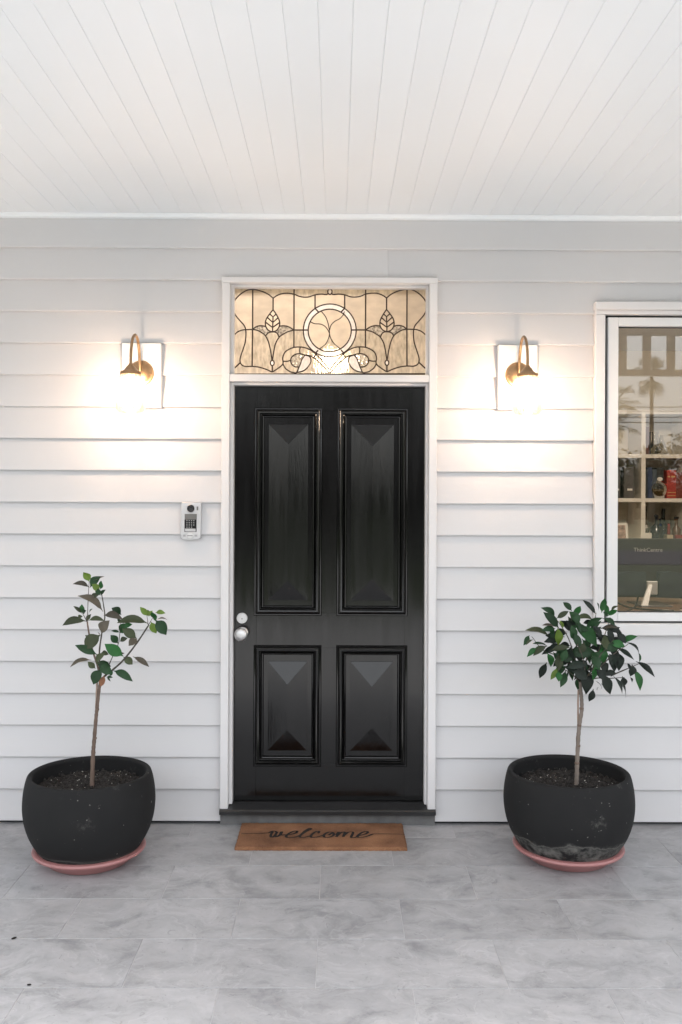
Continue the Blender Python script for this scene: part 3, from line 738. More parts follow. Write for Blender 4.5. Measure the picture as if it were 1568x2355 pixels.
# ------------------------------------------------------------------ intercom
ix, iz = -.683, 1.430
ic = thing('door_intercom', (ix, 0, iz), 'silver door intercom panel with camera and keypad on the weatherboards left of the door', 'intercom')
def ip(u, v): return (ix+(u-752)*.0001052, iz-(v-1135)*.0001052)
IY = -.020
pts = [(330, 312), (1200, 312)] + [(1196, 1000), (1188, 1900)] + [(1188-908*k/8, 1900+75*math.sin(math.pi*k/8)) for k in range(1, 8)] + [(288, 1900), (308, 1000)]
bm = bmesh.new(); poly = [ip(u, v) for u, v in pts]
prism(bm, poly, 'y', IY, .016)
es_ = [e for e in bm.edges if all(abs(v.co.y-IY) < 1e-5 for v in e.verts)]
bmesh.ops.bevel(bm, geom=es_, offset=.004, segments=3, affect='EDGES', profile=.5)
hs_ = autosmooth(obj('housing', bm, M_icom, ic), 40)
def iq(n, u0, u1, v0, v1, m, t=.0015, parent=ic, bev=0, base=IY):
    a, b = ip(u0, v1), ip(u1, v0); return obj(n, B(a[0], b[0], base-t, base+.002, a[1], b[1], bev), m, parent)
cxx, czz = ip(748, 582)
rg = autosmooth(obj('camera_ring', lathe_y([(0, 0), (.0205, 0), (.0205, .002), (.0185, .0035), (.0172, .002), (0, .002)], cxx, IY, czz), M_icom, ic), 30)
obj('camera_lens', lathe_y([(0, .0021), (.017, .0021), (.0165, .003), (.006, .0045), (.0055, .0035), (0, .0045)], cxx, IY, czz), M_blackp, ic, smooth=True)
iq('sensor_window', 1005, 1078, 490, 658, M_lcd, .001)
iq('keypad', 470, 1005, 1072, 1622, M_blackp, .001)
iq('display', 476, 1016, 822, 1070, M_lcd, .0012)
for r in range(4):
    for c in range(4):
        if r == 3 and c == 3: continue
        u, v = 578+c*102, 1120+r*97
        iq('key', u-22, u+22, v-20, v+20, M_key, .0018)
iq('name_plate', 497, 968, 1474, 1604, M_icom, .002, bev=.0006)
bx_, bz_ = ip(718, 1785)
autosmooth(obj('call_button', lathe_y([(0, 0), (.0145, 0), (.0145, .003), (.0125, .0045), (.0115, .0035), (.006, .0045), (0, .005)], bx_, IY, bz_), M_nickel, ic), 30)
iq('button_bar', 600, 838, 1775, 1805, M_lcd, .0052)
for u in (410, 920):
    for k in range(3): iq('speaker_slot', u, u+110, 1750+k*30, 1764+k*30, M_lcd, .0008)

# ------------------------------------------------------------------ doormat with its lettering
mm = mat('coir', (.20, .088, .042), .97); N = mm.node_tree.nodes; p = N['Principled BSDF']
tc = N.new('ShaderNodeTexCoord')
n1 = N.new('ShaderNodeTexNoise'); n1.inputs['Scale'].default_value = 6; n1.inputs['Detail'].default_value = 8; lnk(mm, tc.outputs['Object'], n1.inputs['Vector'])
n2 = N.new('ShaderNodeTexNoise'); n2.inputs['Scale'].default_value = 260; n2.inputs['Detail'].default_value = 2; lnk(mm, tc.outputs['Object'], n2.inputs['Vector'])
n3 = N.new('ShaderNodeTexNoise'); n3.inputs['Scale'].default_value = 70; n3.inputs['Detail'].default_value = 3; lnk(mm, tc.outputs['Object'], n3.inputs['Vector'])
ad = N.new('ShaderNodeMath'); ad.operation = 'MULTIPLY_ADD'; ad.inputs[1].default_value = .55; lnk(mm, n2.outputs['Fac'], ad.inputs[0]); lnk(mm, n1.outputs['Fac'], ad.inputs[2])
rp = N.new('ShaderNodeValToRGB'); e = rp.color_ramp.elements; e[0].position = .5; e[0].color = (.105, .042, .019, 1); e[1].position = 1.0; e[1].color = (.33, .16, .08, 1); lnk(mm, ad.outputs[0], rp.inputs['Fac'])
fl = N.new('ShaderNodeMapRange'); fl.inputs['From Min'].default_value = .70; fl.inputs['From Max'].default_value = .76; fl.inputs['To Max'].default_value = .55; lnk(mm, n3.outputs['Fac'], fl.inputs['Value'])
mx = N.new('ShaderNodeMix'); mx.data_type = 'RGBA'; mx.inputs[7].default_value = (.45, .31, .19, 1); lnk(mm, fl.outputs[0], mx.inputs[0]); lnk(mm, rp.outputs[0], mx.inputs[6]); lnk(mm, mx.outputs[2], p.inputs['Base Color'])
bn = N.new('ShaderNodeBump'); bn.inputs['Strength'].default_value = 1; bn.inputs['Distance'].default_value = .004; lnk(mm, n2.outputs['Fac'], bn.inputs['Height']); lnk(mm, bn.outputs[0], p.inputs['Normal'])
mt = thing('doormat', (-.062, -.167, 0), 'brown coir doormat printed with the word welcome, lying below the black door sill', 'doormat')
bm = bmesh.new(); bmesh.ops.create_grid(bm, x_segments=150, y_segments=60, size=.5)
for v in bm.verts:
    x, y = v.co.x*.752, v.co.y*.304
    ed = min(.376-abs(x), .152-abs(y))
    if ed < .004: x += random.uniform(-.002, .002); y += random.uniform(-.002, .002)
    v.co = Vector((x, y, .0155 + random.uniform(-.0012, .0012) - (.003 if ed < .003 else 0)))
bot = bmesh.ops.extrude_edge_only(bm, edges=[e for e in bm.edges if e.is_boundary])
for v in [g_ for g_ in bot['geom'] if isinstance(g_, bmesh.types.BMVert)]: v.co.z = .0004
bm.transform(Matrix.Translation((-.062, -.167, 0)))
obj('coir_pile', bm, mm, mt, smooth=True)
STROKES = [[(-0.3641, 0.0026), (-0.3153, 0.0065), (-0.2793, 0.0085), (-0.2436, 0.0145), (-0.2319, 0.0284), (-0.2235, 0.0375), (-0.2125, 0.0365), (-0.2072, 0.0284)], [(-0.223, 0.0305), (-0.2276, 0.0036), (-0.2289, -0.023), (-0.2254, -0.0375), (-0.2183, -0.0366), (-0.2107, -0.0161), (-0.2046, 0.0165), (-0.2032, 0.0284)], [(-0.2041, 0.0205), (-0.2078, -0.0063), (-0.2074, -0.0278), (-0.2019, -0.0346), (-0.1922, -0.019), (-0.1844, 0.0065), (-0.1806, 0.0284), (-0.1846, 0.0225), (-0.1855, 0.0006), (-0.1782, -0.0122), (-0.1655, -0.0073), (-0.1553, -0.0092), (-0.1359, -0.0014), (-0.1195, 0.0125), (-0.1116, 0.0294), (-0.1179, 0.0395), (-0.1321, 0.0325), (-0.1489, 0.0065), (-0.1584, -0.0181), (-0.1567, -0.0366), (-0.1456, -0.0434), (-0.1279, -0.0404), (-0.1077, -0.0269), (-0.0907, -0.0033), (-0.0704, 0.0365), (-0.0521, 0.0607), (-0.051, 0.0719), (-0.0604, 0.0699), (-0.0776, 0.0365), (-0.0908, -0.0014), (-0.0977, -0.0259), (-0.0943, -0.0385), (-0.0821, -0.0404), (-0.0645, -0.0317), (-0.047, -0.0171)], [(-0.0174, 0.0145), (-0.0115, 0.0264), (-0.0157, 0.0375), (-0.0294, 0.0284), (-0.0431, -0.0014), (-0.0478, -0.0259), (-0.0428, -0.0404), (-0.0285, -0.0366), (-0.0108, -0.0269), (0.0087, -0.0112)], [(0.0555, -0.0033), (0.0518, 0.0195), (0.039, 0.0294), (0.0253, 0.0205), (0.0125, -0.0033), (0.0107, -0.0269), (0.018, -0.0395), (0.0309, -0.0385), (0.0473, -0.0249), (0.0555, -0.0033), (0.0482, 0.0145), (0.0392, 0.0006), (0.0328, -0.0112)], [(0.0555, -0.0053), (0.0674, -0.0014), (0.0772, 0.0264)], [(0.0779, 0.0284), (0.0739, -0.0014), (0.0674, -0.0327)], [(0.0724, -0.0132), (0.087, 0.0185), (0.1001, 0.0294), (0.1051, 0.0205), (0.1013, -0.0063), (0.0975, -0.0327)], [(0.1005, -0.0161), (0.1171, 0.0205), (0.1336, 0.0305), (0.1429, 0.0225), (0.1373, -0.0112), (0.1333, -0.0346), (0.1403, -0.0424), (0.1548, -0.0356), (0.167, -0.019), (0.1872, -0.0053), (0.2028, 0.0085), (0.2102, 0.0254), (0.2047, 0.0365), (0.1881, 0.0274), (0.1699, -0.0014), (0.1615, -0.0249), (0.1662, -0.0385), (0.1863, -0.0356), (0.2083, -0.021), (0.227, -0.0014), (0.2417, 0.0056), (0.288, 0.0056), (0.3771, 0.0016)]]
def ribbon(bm, pts, w0, w1):
    n = len(pts); L_, R_ = [], []
    for i in range(n):
        t = (pts[min(i+1, n-1)]-pts[max(i-1, 0)]); t.z = 0; t.normalize(); nrm = Vector((-t.y, t.x, 0))
        # broad-nib pen: thick on down strokes, thin across
        w = w0 + (w1-w0)*abs(t.y)**1.2
        zz = .0172 + random.uniform(0, .0002)
        a = pts[i]+nrm*w*.5; b = pts[i]-nrm*w*.5
        L_.append(bm.verts.new((a.x, a.y, zz))); R_.append(bm.verts.new((b.x, b.y, zz)))
    for i in range(n-1): bm.faces.new((L_[i], L_[i+1], R_[i+1], R_[i]))
bm = bmesh.new()
for s in STROKES:
    pts = spl([Vector((x-.062, y-.167, 0)) for x, y in s], 6)
    ribbon(bm, pts, .0052, .0125)
lt = obj('lettering', bm, M_ink, mt)

for i, (x, y, l, r_) in enumerate(((-1.115, -1.125, .020, .8), (-.96, -1.43, .015, .2), (.178, -.035, .017, 1.7))):
    q = bmesh.new(); bmesh.ops.create_icosphere(q, subdivisions=2, radius=1)
    q.transform(Matrix.Translation((x, y, .0035)) @ Matrix.Rotation(r_, 4, 'Z') @ Matrix.Rotation(.25, 4, 'X') @ Matrix.Diagonal((l*.5, l*.22, .0028, 1)))
    for v in q.verts: v.co += Vector((random.uniform(-1, 1), random.uniform(-1, 1), random.uniform(0, .6)))*.0012
    o = obj('fallen_leaf', q, M_soilb, loc=(x, y, 0)); tag(o, ('dark shrivelled leaf scrap on the tiles at the left, nearer the pot', 'dark shrivelled leaf scrap at the left on the nearest tiles', 'dark leaf scrap on the floor between mat and sill')[i], 'leaf scrap')
# ------------------------------------------------------------------ pots, saucers, soil
def pot(loc, lab_p, lab_s, lab_so, mat_p, seed, rz):
    rnd = random.Random(seed); X, Y = loc
    sa = lathe(bmesh.new(), [(0, .0006), (.160, .0006), (.170, .006), (.205, .043), (.222, .046), (.2315, .050), (.2345, .056), (.2315, .063), (.222, .066), (.212, .064), (.203, .056), (.178, .016), (0, .012)], 72, Matrix.Translation((X, Y, 0)))
    s = autosmooth(obj('plant_saucer', sa, M_saucer, loc=(X, Y, 0)), 30); tag(s, lab_s, 'saucer', 'saucers under the plant pots')
    prof = [(0, .0165), (.168, .0165), (.184, .026), (.203, .05), (.2265, .085), (.248, .125), (.2635, .17), (.2715, .215), (.2735, .255), (.2705, .30), (.2635, .340), (.2575, .362), (.2535, .3705), (.2475, .374), (.2395, .3725), (.2345, .367), (.2335, .358), (.2375, .335), (.240, .30), (.24, .24), (0, .24)]
    P = spl([(r, 0, z) for r, z in prof[2:19]], 3)
    prof = prof[:2] + [(p.x, p.z) for p in P] + prof[19:]
    bm = lathe(bmesh.new(), prof, 96)
    for v in bm.verts:
        a = math.atan2(v.co.y, v.co.x); w = 1+.0035*math.sin(2*a+seed)+.0025*math.sin(3*a+seed*2)
        v.co.x *= w; v.co.y *= w
    bm.transform(Matrix.Translation((X, Y, 0)))
    o = autosmooth(obj('plant_pot', bm, mat_p, loc=(X, Y, 0)), 50); tag(o, lab_p, 'plant pot', 'round dark plant pots')
    # soil: lumpy disc with clods and flecks
    bm = bmesh.new(); ring_n, seg = 26, 84; rows = []
    H = .314
    cen = bm.verts.new((X, Y, H+.006))
    for i in range(1, ring_n+1):
        r = .2385*i/ring_n; row = []
        for k in range(seg):
            a = 2*math.pi*(k+.5*(i % 2))/seg
            z = H + .008*math.sin(7*a+i*.4+seed)*.4 + rnd.uniform(-.006, .007) - .012*(i/ring_n)**6
            row.append(bm.verts.new((X+r*math.cos(a), Y+r*math.sin(a), z)))
        rows.append(row)
    for k in range(seg): bm.faces.new((cen, rows[0][k], rows[0][(k+1) % seg]))
    for a, b in zip(rows, rows[1:]):
        for k in range(seg): bm.faces.new((a[k], b[k], b[(k+1) % seg], a[(k+1) % seg]))
    nf = len(bm.faces)
    def lump(r, n, mi, flat=1.0):
        for _ in range(n):
            a = rnd.uniform(0, 6.283); d = .225*math.sqrt(rnd.random()); s_ = r*rnd.uniform(.5, 1.5)
            q = bmesh.ops.create_icosphere(bm, subdivisions=1, radius=s_)
            M = Matrix.Translation((X+d*math.cos(a), Y+d*math.sin(a), H+.004)) @ Matrix.Rotation(rnd.uniform(0, 6), 4, 'Z') @ Matrix.Rotation(rnd.uniform(-.6, .6), 4, 'X') @ Matrix.Diagonal((1, rnd.uniform(.5, 1), flat*rnd.uniform(.5, 1), 1))
            for v in q['verts']:
                v.co *= rnd.uniform(.75, 1.2)
            bmesh.ops.transform(bm, matrix=M, verts=q['verts'])
            for v in q['verts']:
                for f in v.link_faces: f.material_index = mi
    lump(.006, 420, 0); lump(.0028, 70, 1, .6)
    so = obj('potting_soil', bm, M_soilb, kind='stuff', loc=(X, Y, 0)); so.data.materials.append(M_chip)
    tag(so, lab_so, 'soil')
    return o
PLX, PLY, PRX, PRY = -1.042, -.425, 1.000, -.385
pot((PLX, PLY), 'round charcoal concrete pot on a pink saucer at the left, holding the sparse sapling', 'pink terracotta saucer under the left pot with the sparse sapling',
    'dark potting soil with pale flecks around the sparse sapling', pot_mat('charcoal_concrete', .075, .38, .35, .05), 3, 0)
pot((PRX, PRY), 'round charcoal concrete pot with a chalky tide mark, below the window at the right', 'pink terracotta saucer under the right pot with the bushy tree',
    'dark potting soil with pale flecks around the bushy topped tree', pot_mat('charcoal_concrete_stained', .13, .62, .6, .16), 8, 1)
bm = bmesh.new(); box(bm, PRX-.006, PRX+.012, PRY-.218, PRY-.204, .318, .324, .001)
wt = obj('plant_tag', bm, mat('tag_cream', (.6, .5, .36), .6, var=.1), loc=(PRX, PRY-.21, .32)); tag(wt, 'small cream plant tag lying on the soil at the front of the right pot', 'tag')

# ------------------------------------------------------------------ the two potted trees
def leaf(parent, b, t, w, kind, rnd, arch=None):
    """one leaf from its stalk point b to its tip t; visible width w; edge-on leaves are turned, not narrowed"""
    b, t = Vector(b), Vector(t); ax = t-b; L = ax.length; a = ax.normalized()
    wr = max(w, .30*L); wr = min(wr, .68*L); th = math.acos(min(1, w/max(wr, 1e-6)))
    view = Vector((b.x*.2, -1, .15)).normalized()
    n = (view-a*view.dot(a)).normalized(); s = a.cross(n)
    up = s if s.z > 0 else -s
    n = (n*math.cos(th) + up*math.sin(th)).normalized(); s = a.cross(n).normalized()
    if arch is None: arch = rnd.uniform(.05, .17)
    bend = n if n.z > -.2 else -n
    bendv = (bend*.6 + Vector((0, 0, .8))); bendv = (bendv-a*bendv.dot(a))
    if bendv.length > 1e-4: bendv.normalize()
    bm = bmesh.new(); rows = []; N_ = 9
    stalk = .09
    skew = rnd.uniform(-.12, .12)
    for i in range(N_+1):
        u = i/N_
        q = max(0, (u-stalk)/(1-stalk))
        hw = wr*.5*(math.sin(math.pi*q**.86))**.82*(1 if q < .75 else 1-.3*(q-.75)/.25) if 0 < q < 1 else 0
        hw = max(hw, .0009 if u <= stalk+.02 else .0002)
        c = b + ax*u + bendv*(arch*L*math.sin(math.pi*u)) + s*(skew*L*.35*math.sin(math.pi*u))
        lift = .22*hw
        wav = math.sin(u*9+rnd.random()*.6)*hw*.10
        rows.append([bm.verts.new(c+s*hw+n*(lift+wav)), bm.verts.new(c+s*hw*.5+n*lift*.32), bm.verts.new(c), bm.verts.new(c-s*hw*.5+n*lift*.32), bm.verts.new(c-s*hw+n*(lift-wav))])
    for r0, r1 in zip(rows, rows[1:]):
        for k in range(4): bm.faces.new((r0[k], r0[k+1], r1[k+1], r1[k]))
    bm.normal_update()
    me = bpy.data.meshes.new('leaf'); base = ORG[parent]
    bm.transform(Matrix.Translation(-base))
    # keep the upper side of the leaf on the normal side
    if sum((f.normal.dot(n) for f in bm.faces)) < 0:
        bmesh.ops.reverse_faces(bm, faces=bm.faces)
    bm.to_mesh(me); bm.free()
    for p_ in me.polygons: p_.use_smooth = True
    me.materials.append(LEAF[kind]); o = bpy.data.objects.new('leaf', me); COL.objects.link(o); o.parent = parent; return o

rnd = random.Random(5)
# left: sparse three-stemmed sapling; sketch units .000325 m, origin at the trunk foot
k1 = .000325; bxL, byL, bzL = -1.030, PLY-.012, .318
tl = thing('potted_sapling', (bxL, byL, .312), 'sparse sapling with three bare stems and few leaves in the left pot', 'potted tree', 'potted trees beside the door')
def TL(u, v, d=0): return Vector((bxL+(u-497)*k1, byL+d, bzL+(2870-v)*k1))
def br(fn, pts, r, m, par, name='branch', deps=None, n=5, k=8):
    P = [fn(p[0], p[1], p[2] if len(p) > 2 else 0) for p in pts]; S = spl(P, n)
    rr = [r[0]+(r[1]-r[0])*i/(len(S)-1) for i in range(len(S))]
    rr = [x*(1+.09*math.sin(i*1.9)) for i, x in enumerate(rr)]
    return obj(name, tube(bmesh.new(), S, rr, k), m, par, smooth=True)
br(TL, [(497, 2890), (498, 2840), (510, 2467), (522, 2298), (546, 1990), (560, 1850), (585, 1620), (606, 1490)], (.0098, .0062), M_bark, tl, 'trunk', n=8, k=10)
for (u, v, r) in ((562, 1875, .0086), (536, 2250, .0078), (518, 2440, .0084), (505, 2700, .0088)):
    q = lathe(bmesh.new(), [(r*math.sin(math.pi*k_/6), -r*.9*math.cos(math.pi*k_/6)) for k_ in range(7)], 10, Matrix.Translation(TL(u, v))); obj('trunk_knot', q, M_bark, tl, smooth=True)
br(TL, [(553, 1525, .006), (546, 1700, .007), (536, 1960, .010)], (.0042, .0044), M_stake, tl, 'stake')
br(TL, [(606, 1500), (600, 1300, -.01), (600, 1100, -.015), (625, 880, -.01), (655, 680), (630, 520, .01), (606, 385, .01)], (.0042, .0019), M_twig, tl)
br(TL, [(600, 1490), (550, 1330, .02), (470, 1110, .03), (425, 900, .03), (402, 745, .03)], (.0046, .0036), M_bark, tl)
br(TL, [(405, 740, .03), (412, 460, .03), (420, 300, .03), (427, 215, .03)], (.0018, .0010), M_twig, tl)
br(TL, [(608, 1490), (700, 1405, -.02), (780, 1345, -.03), (930, 1210, -.05), (1110, 985, -.06), (1265, 750, -.06)], (.0050, .0032), M_twig, tl)
br(TL, [(725, 1290, -.02), (790, 1140, -.02), (850, 1000, -.02), (866, 870, -.02), (876, 740, -.02)], (.0022, .0012), M_twig, tl)
br(TL, [(1255, 745, -.06), (1250, 690, -.06), (1240, 630, -.06)], (.0016, .0009), M_twig, tl)
br(TL, [(1262, 745, -.06), (1290, 700, -.06), (1325, 640, -.06)], (.0016, .0009), M_twig, tl)
br(TL, [(1120, 975, -.06), (1115, 920, -.06), (1108, 850, -.06)], (.0016, .0008), M_grey, tl)
br(TL, [(400, 750, .03), (370, 690, .03), (340, 640, .03)], (.0022, .0012), M_twig, tl)
LL = [(425,225,366,103,105,'y'),(437,300,570,160,78,'d'),(440,215,610,158,30,'b'),(430,300,240,252,45,'b'),(602,388,552,300,80,'d'),(600,325,508,245,62,'y'),
 (605,312,634,198,48,'g'),(608,388,680,315,32,'d'),(475,408,580,385,46,'o'),(640,600,345,402,58,'b'),(332,640,235,545,35,'o'),(340,635,333,525,58,'g'),(345,645,405,595,42,'d'),
 (425,650,488,573,20,'d'),(395,742,93,797,72,'o'),(280,705,352,672,38,'o'),(415,735,617,738,46,'o'),(650,650,905,682,66,'b'),(878,642,762,555,74,'d'),(880,745,842,690,34,'d'),
 (625,888,722,722,125,'b'),(612,898,420,1065,140,'o'),(575,1160,298,1043,74,'d'),(440,965,388,922,26,'o'),(858,880,960,752,96,'g'),(940,795,1042,748,48,'g'),(1105,930,930,810,88,'o'),
 (1250,735,888,722,76,'o'),(860,867,760,845,24,'d'),(838,1012,748,908,86,'d'),(860,987,955,945,46,'o'),(935,1158,722,1000,106,'g'),(1112,932,1030,1003,84,'b'),(778,1125,732,1085,40,'o'),
 (775,1168,908,1143,32,'o'),(935,1165,1040,1260,104,'o'),(1055,1160,1246,1290,44,'b'),(545,1252,682,1138,58,'o'),(620,1132,727,1142,46,'o'),(460,1252,206,1336,46,'b'),(547,1338,458,1252,58,'o'),
 (555,1268,738,1305,72,'d'),(590,1310,770,1395,96,'d'),(772,1362,730,1428,60,'g'),(632,1345,533,1527,140,'d'),(780,1365,1029,1483,76,'d'),(690,1450,777,1445,24,'d'),(700,1452,752,1492,18,'d'),
 (1242,640,1157,526,54,'y'),(1255,642,1238,566,44,'y'),(1262,642,1304,574,44,'y'),(1332,682,1318,580,54,'g'),(1342,598,1467,600,42,'y'),(1345,690,1482,864,112,'d'),(1350,692,1490,688,14,'b'),
 (1285,710,1350,853,74,'y'),(1338,620,1352,692,40,'g'),(395,742,445,655,40,'o'),(600,1270,560,1250,30,'o'),(598,900,595,862,16,'b')]
arches = {(640,345):.16,(395,93):.14,(415,617):.17,(1250,888):.2,(460,206):.14,(780,1029):.12,(1055,1246):.12,(437,570):.12,(650,905):.12}
dep = lambda u, v: (.03 if u < 470 else (-.05 if u > 920 else -.012))
for u0, v0, u1, v1, w_, kd in LL:
    d0 = dep(u0, v0)
    leaf(tl, TL(u0, v0, d0), TL(u1+.07*(u1-u0), v1+.07*(v1-v0), d0-rnd.uniform(-.012, .035)), w_*1.42*k1, kd, rnd, arches.get((u0, u1)))
fr_ = leaf(tl, TL(668, 1425, -.02), TL(632, 1560, -.03), 90*k1, 'd', rnd); fr_.data.materials.clear(); fr_.data.materials.append(M_fruit); fr_['label'] = 'withered brown leaf at the fork'

EXTRA = random.Random(77)
# right: bushy round-headed tree; sketch units .0004106 m
k2 = .0004106; bxR, byR, bzR = 1.032, PRY-.012, .318
tr_ = thing('potted_standard_tree', (bxR, byR, .312), 'bushy round topped tree with dense dark leaves in the right pot', 'potted tree', 'potted trees beside the door')
def TR(u, v, d=0): return Vector((bxR+(u-662)*k2, byR+d, bzR+(2021-v)*k2))
br(TR, [(662, 2040), (664, 1960), (669, 1785), (678, 1560), (690, 1411), (714, 1250), (712, 1130), (703, 1050), (700, 950)], (.0098, .0072), mat('bark_grey', (.20, .165, .14), .85, var=.25, var_scale=26, bump=.5, bump_scale=110, stretch=(1, 1, .3)), tr_, 'trunk', n=8, k=10)
br(TR, [(683, 1040, .008), (681, 1200, .009), (683, 1440, .010), (672, 1560, .012)], (.0040, .0046), M_stake, tr_, 'stake')
for (u, v, r) in ((667, 1800, .011), (690, 1405, .0098), (712, 1230, .010), (680, 1620, .010)):
    q = lathe(bmesh.new(), [(r*math.sin(math.pi*k_/6), -r*.8*math.cos(math.pi*k_/6)) for k_ in range(7)], 10, Matrix.Translation(TR(u, v))); obj('trunk_knot', q, M_bark, tr_, smooth=True)
for pts in ([(700,960),(640,900,-.02),(550,830,-.05),(440,770,-.06)],[(700,950),(600,780,.03),(480,700,.05),(330,640,.05),(215,500,.05)],[(700,950),(620,700,-.03),(540,480,-.05),(430,300,-.05)],
            [(700,940),(690,700,.02),(640,450,.02),(600,230,.02)],[(705,940),(790,700,.03),(850,450,.03),(880,240,.03)],[(705,940),(820,720,-.03),(920,480,-.03),(985,270,-.03)],
            [(705,950),(860,780,-.05),(1000,640,-.06),(1150,535,-.06)],[(705,960),(860,915,0),(1000,915,0),(1160,905,0)],[(1000,880,-.02),(1150,815,-.02),(1290,755,-.02)],[(705,960),(760,800,-.08),(830,640,-.1),(900,560,-.1)],
            [(700,960),(690,800,-.08),(650,640,-.1),(600,520,-.1)]):
    br(TR, pts, (.0036, .0013), M_twig, tr_, k=6)
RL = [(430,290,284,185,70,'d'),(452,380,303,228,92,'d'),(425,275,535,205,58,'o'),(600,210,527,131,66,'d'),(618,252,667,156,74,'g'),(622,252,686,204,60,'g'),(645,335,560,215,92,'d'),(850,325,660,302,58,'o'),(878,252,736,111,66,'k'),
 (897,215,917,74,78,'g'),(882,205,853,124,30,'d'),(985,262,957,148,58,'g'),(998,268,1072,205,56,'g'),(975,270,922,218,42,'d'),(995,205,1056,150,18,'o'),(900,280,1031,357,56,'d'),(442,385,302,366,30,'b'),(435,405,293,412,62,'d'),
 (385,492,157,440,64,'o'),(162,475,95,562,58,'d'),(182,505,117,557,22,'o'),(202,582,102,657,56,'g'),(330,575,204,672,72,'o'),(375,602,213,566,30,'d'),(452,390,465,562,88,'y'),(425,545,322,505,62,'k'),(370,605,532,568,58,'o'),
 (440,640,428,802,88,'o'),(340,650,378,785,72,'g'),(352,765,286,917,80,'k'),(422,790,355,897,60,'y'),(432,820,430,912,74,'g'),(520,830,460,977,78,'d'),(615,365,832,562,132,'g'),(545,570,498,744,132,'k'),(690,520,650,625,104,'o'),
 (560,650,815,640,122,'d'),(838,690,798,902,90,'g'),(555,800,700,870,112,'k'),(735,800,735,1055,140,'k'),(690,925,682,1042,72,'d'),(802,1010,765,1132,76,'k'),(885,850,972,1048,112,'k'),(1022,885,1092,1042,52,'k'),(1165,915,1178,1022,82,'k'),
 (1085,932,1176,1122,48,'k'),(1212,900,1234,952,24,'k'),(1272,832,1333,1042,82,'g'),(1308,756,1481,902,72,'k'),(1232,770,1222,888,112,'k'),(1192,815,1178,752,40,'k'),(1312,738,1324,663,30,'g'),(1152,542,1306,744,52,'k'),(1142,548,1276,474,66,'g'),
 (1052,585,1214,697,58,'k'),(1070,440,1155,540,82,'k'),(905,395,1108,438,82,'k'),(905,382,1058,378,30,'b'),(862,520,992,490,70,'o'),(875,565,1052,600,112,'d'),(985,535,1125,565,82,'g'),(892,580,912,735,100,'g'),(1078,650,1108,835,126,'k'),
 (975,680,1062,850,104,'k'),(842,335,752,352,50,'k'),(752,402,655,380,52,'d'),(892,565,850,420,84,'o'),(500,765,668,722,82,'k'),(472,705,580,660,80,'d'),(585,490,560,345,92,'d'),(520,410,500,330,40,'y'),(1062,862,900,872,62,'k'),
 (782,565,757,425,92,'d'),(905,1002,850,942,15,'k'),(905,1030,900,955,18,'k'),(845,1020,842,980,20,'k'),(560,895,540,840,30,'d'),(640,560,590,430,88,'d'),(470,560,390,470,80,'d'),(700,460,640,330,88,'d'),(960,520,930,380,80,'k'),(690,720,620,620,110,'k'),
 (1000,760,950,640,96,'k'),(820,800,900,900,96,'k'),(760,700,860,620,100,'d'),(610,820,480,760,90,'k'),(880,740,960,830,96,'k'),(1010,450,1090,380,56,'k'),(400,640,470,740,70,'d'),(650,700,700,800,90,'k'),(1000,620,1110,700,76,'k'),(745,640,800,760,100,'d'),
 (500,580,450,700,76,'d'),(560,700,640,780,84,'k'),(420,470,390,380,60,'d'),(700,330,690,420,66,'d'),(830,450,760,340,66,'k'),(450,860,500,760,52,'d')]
arR = {(850,660):.2,(385,157):.18,(1152,1306):.22,(900,1031):.16,(905,1058):.1,(352,286):.16}
N_DRAWN = len(RL)
for _ in range(46):      # inner leaves between the drawn ones, darkened to paint shade inside the crown
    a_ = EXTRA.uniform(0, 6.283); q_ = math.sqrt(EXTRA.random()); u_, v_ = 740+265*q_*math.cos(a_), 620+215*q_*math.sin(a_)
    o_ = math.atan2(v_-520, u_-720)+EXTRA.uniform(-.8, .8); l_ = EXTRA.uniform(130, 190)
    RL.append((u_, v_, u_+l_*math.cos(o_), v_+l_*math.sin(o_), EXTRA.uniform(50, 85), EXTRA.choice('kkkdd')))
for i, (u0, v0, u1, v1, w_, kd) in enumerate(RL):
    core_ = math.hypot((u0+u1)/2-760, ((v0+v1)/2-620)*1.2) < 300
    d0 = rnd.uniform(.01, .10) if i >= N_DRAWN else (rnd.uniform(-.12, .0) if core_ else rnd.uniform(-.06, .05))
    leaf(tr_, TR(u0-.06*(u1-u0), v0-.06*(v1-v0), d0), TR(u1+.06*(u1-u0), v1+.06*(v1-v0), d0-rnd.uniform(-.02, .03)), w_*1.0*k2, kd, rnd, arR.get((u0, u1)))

# ------------------------------------------------------------------ study seen through the window
FZ = .1
bc = thing('bookcase', (2.45, 3.2, FZ), 'cream open bookcase with square cells against the study wall', 'bookcase')
KY0, KY1 = 3.03, 3.36
xs = [1.386+.36*k for k in range(7)]
zs = [FZ+.06+.356*k for k in range(7)]            # .16 .516 .872 1.228? ...
zs = [2.234-.354*k for k in range(6)]
for x in xs: obj('upright', B(x-.017, x+.017, KY0, KY1, FZ, 2.234+.03), M_case, bc)
for i, z in enumerate(zs):
    for a, b in zip(xs, xs[1:]): obj('shelf', B(a+.0175, b-.0175, KY0+.001, KY1-.001, z-.0, z+.030), M_case, bc)
S1, S2, S3 = zs[1]+.030, zs[2]+.030, zs[3]+.030     # tops of the shelves, from above: 1.910, 1.556, 1.202
def put(name, bm, m, label, cat, base, group=None, smooth=False):
    o = obj(name, bm, m, loc=base, smooth=smooth); return tag(o, label, cat, group)
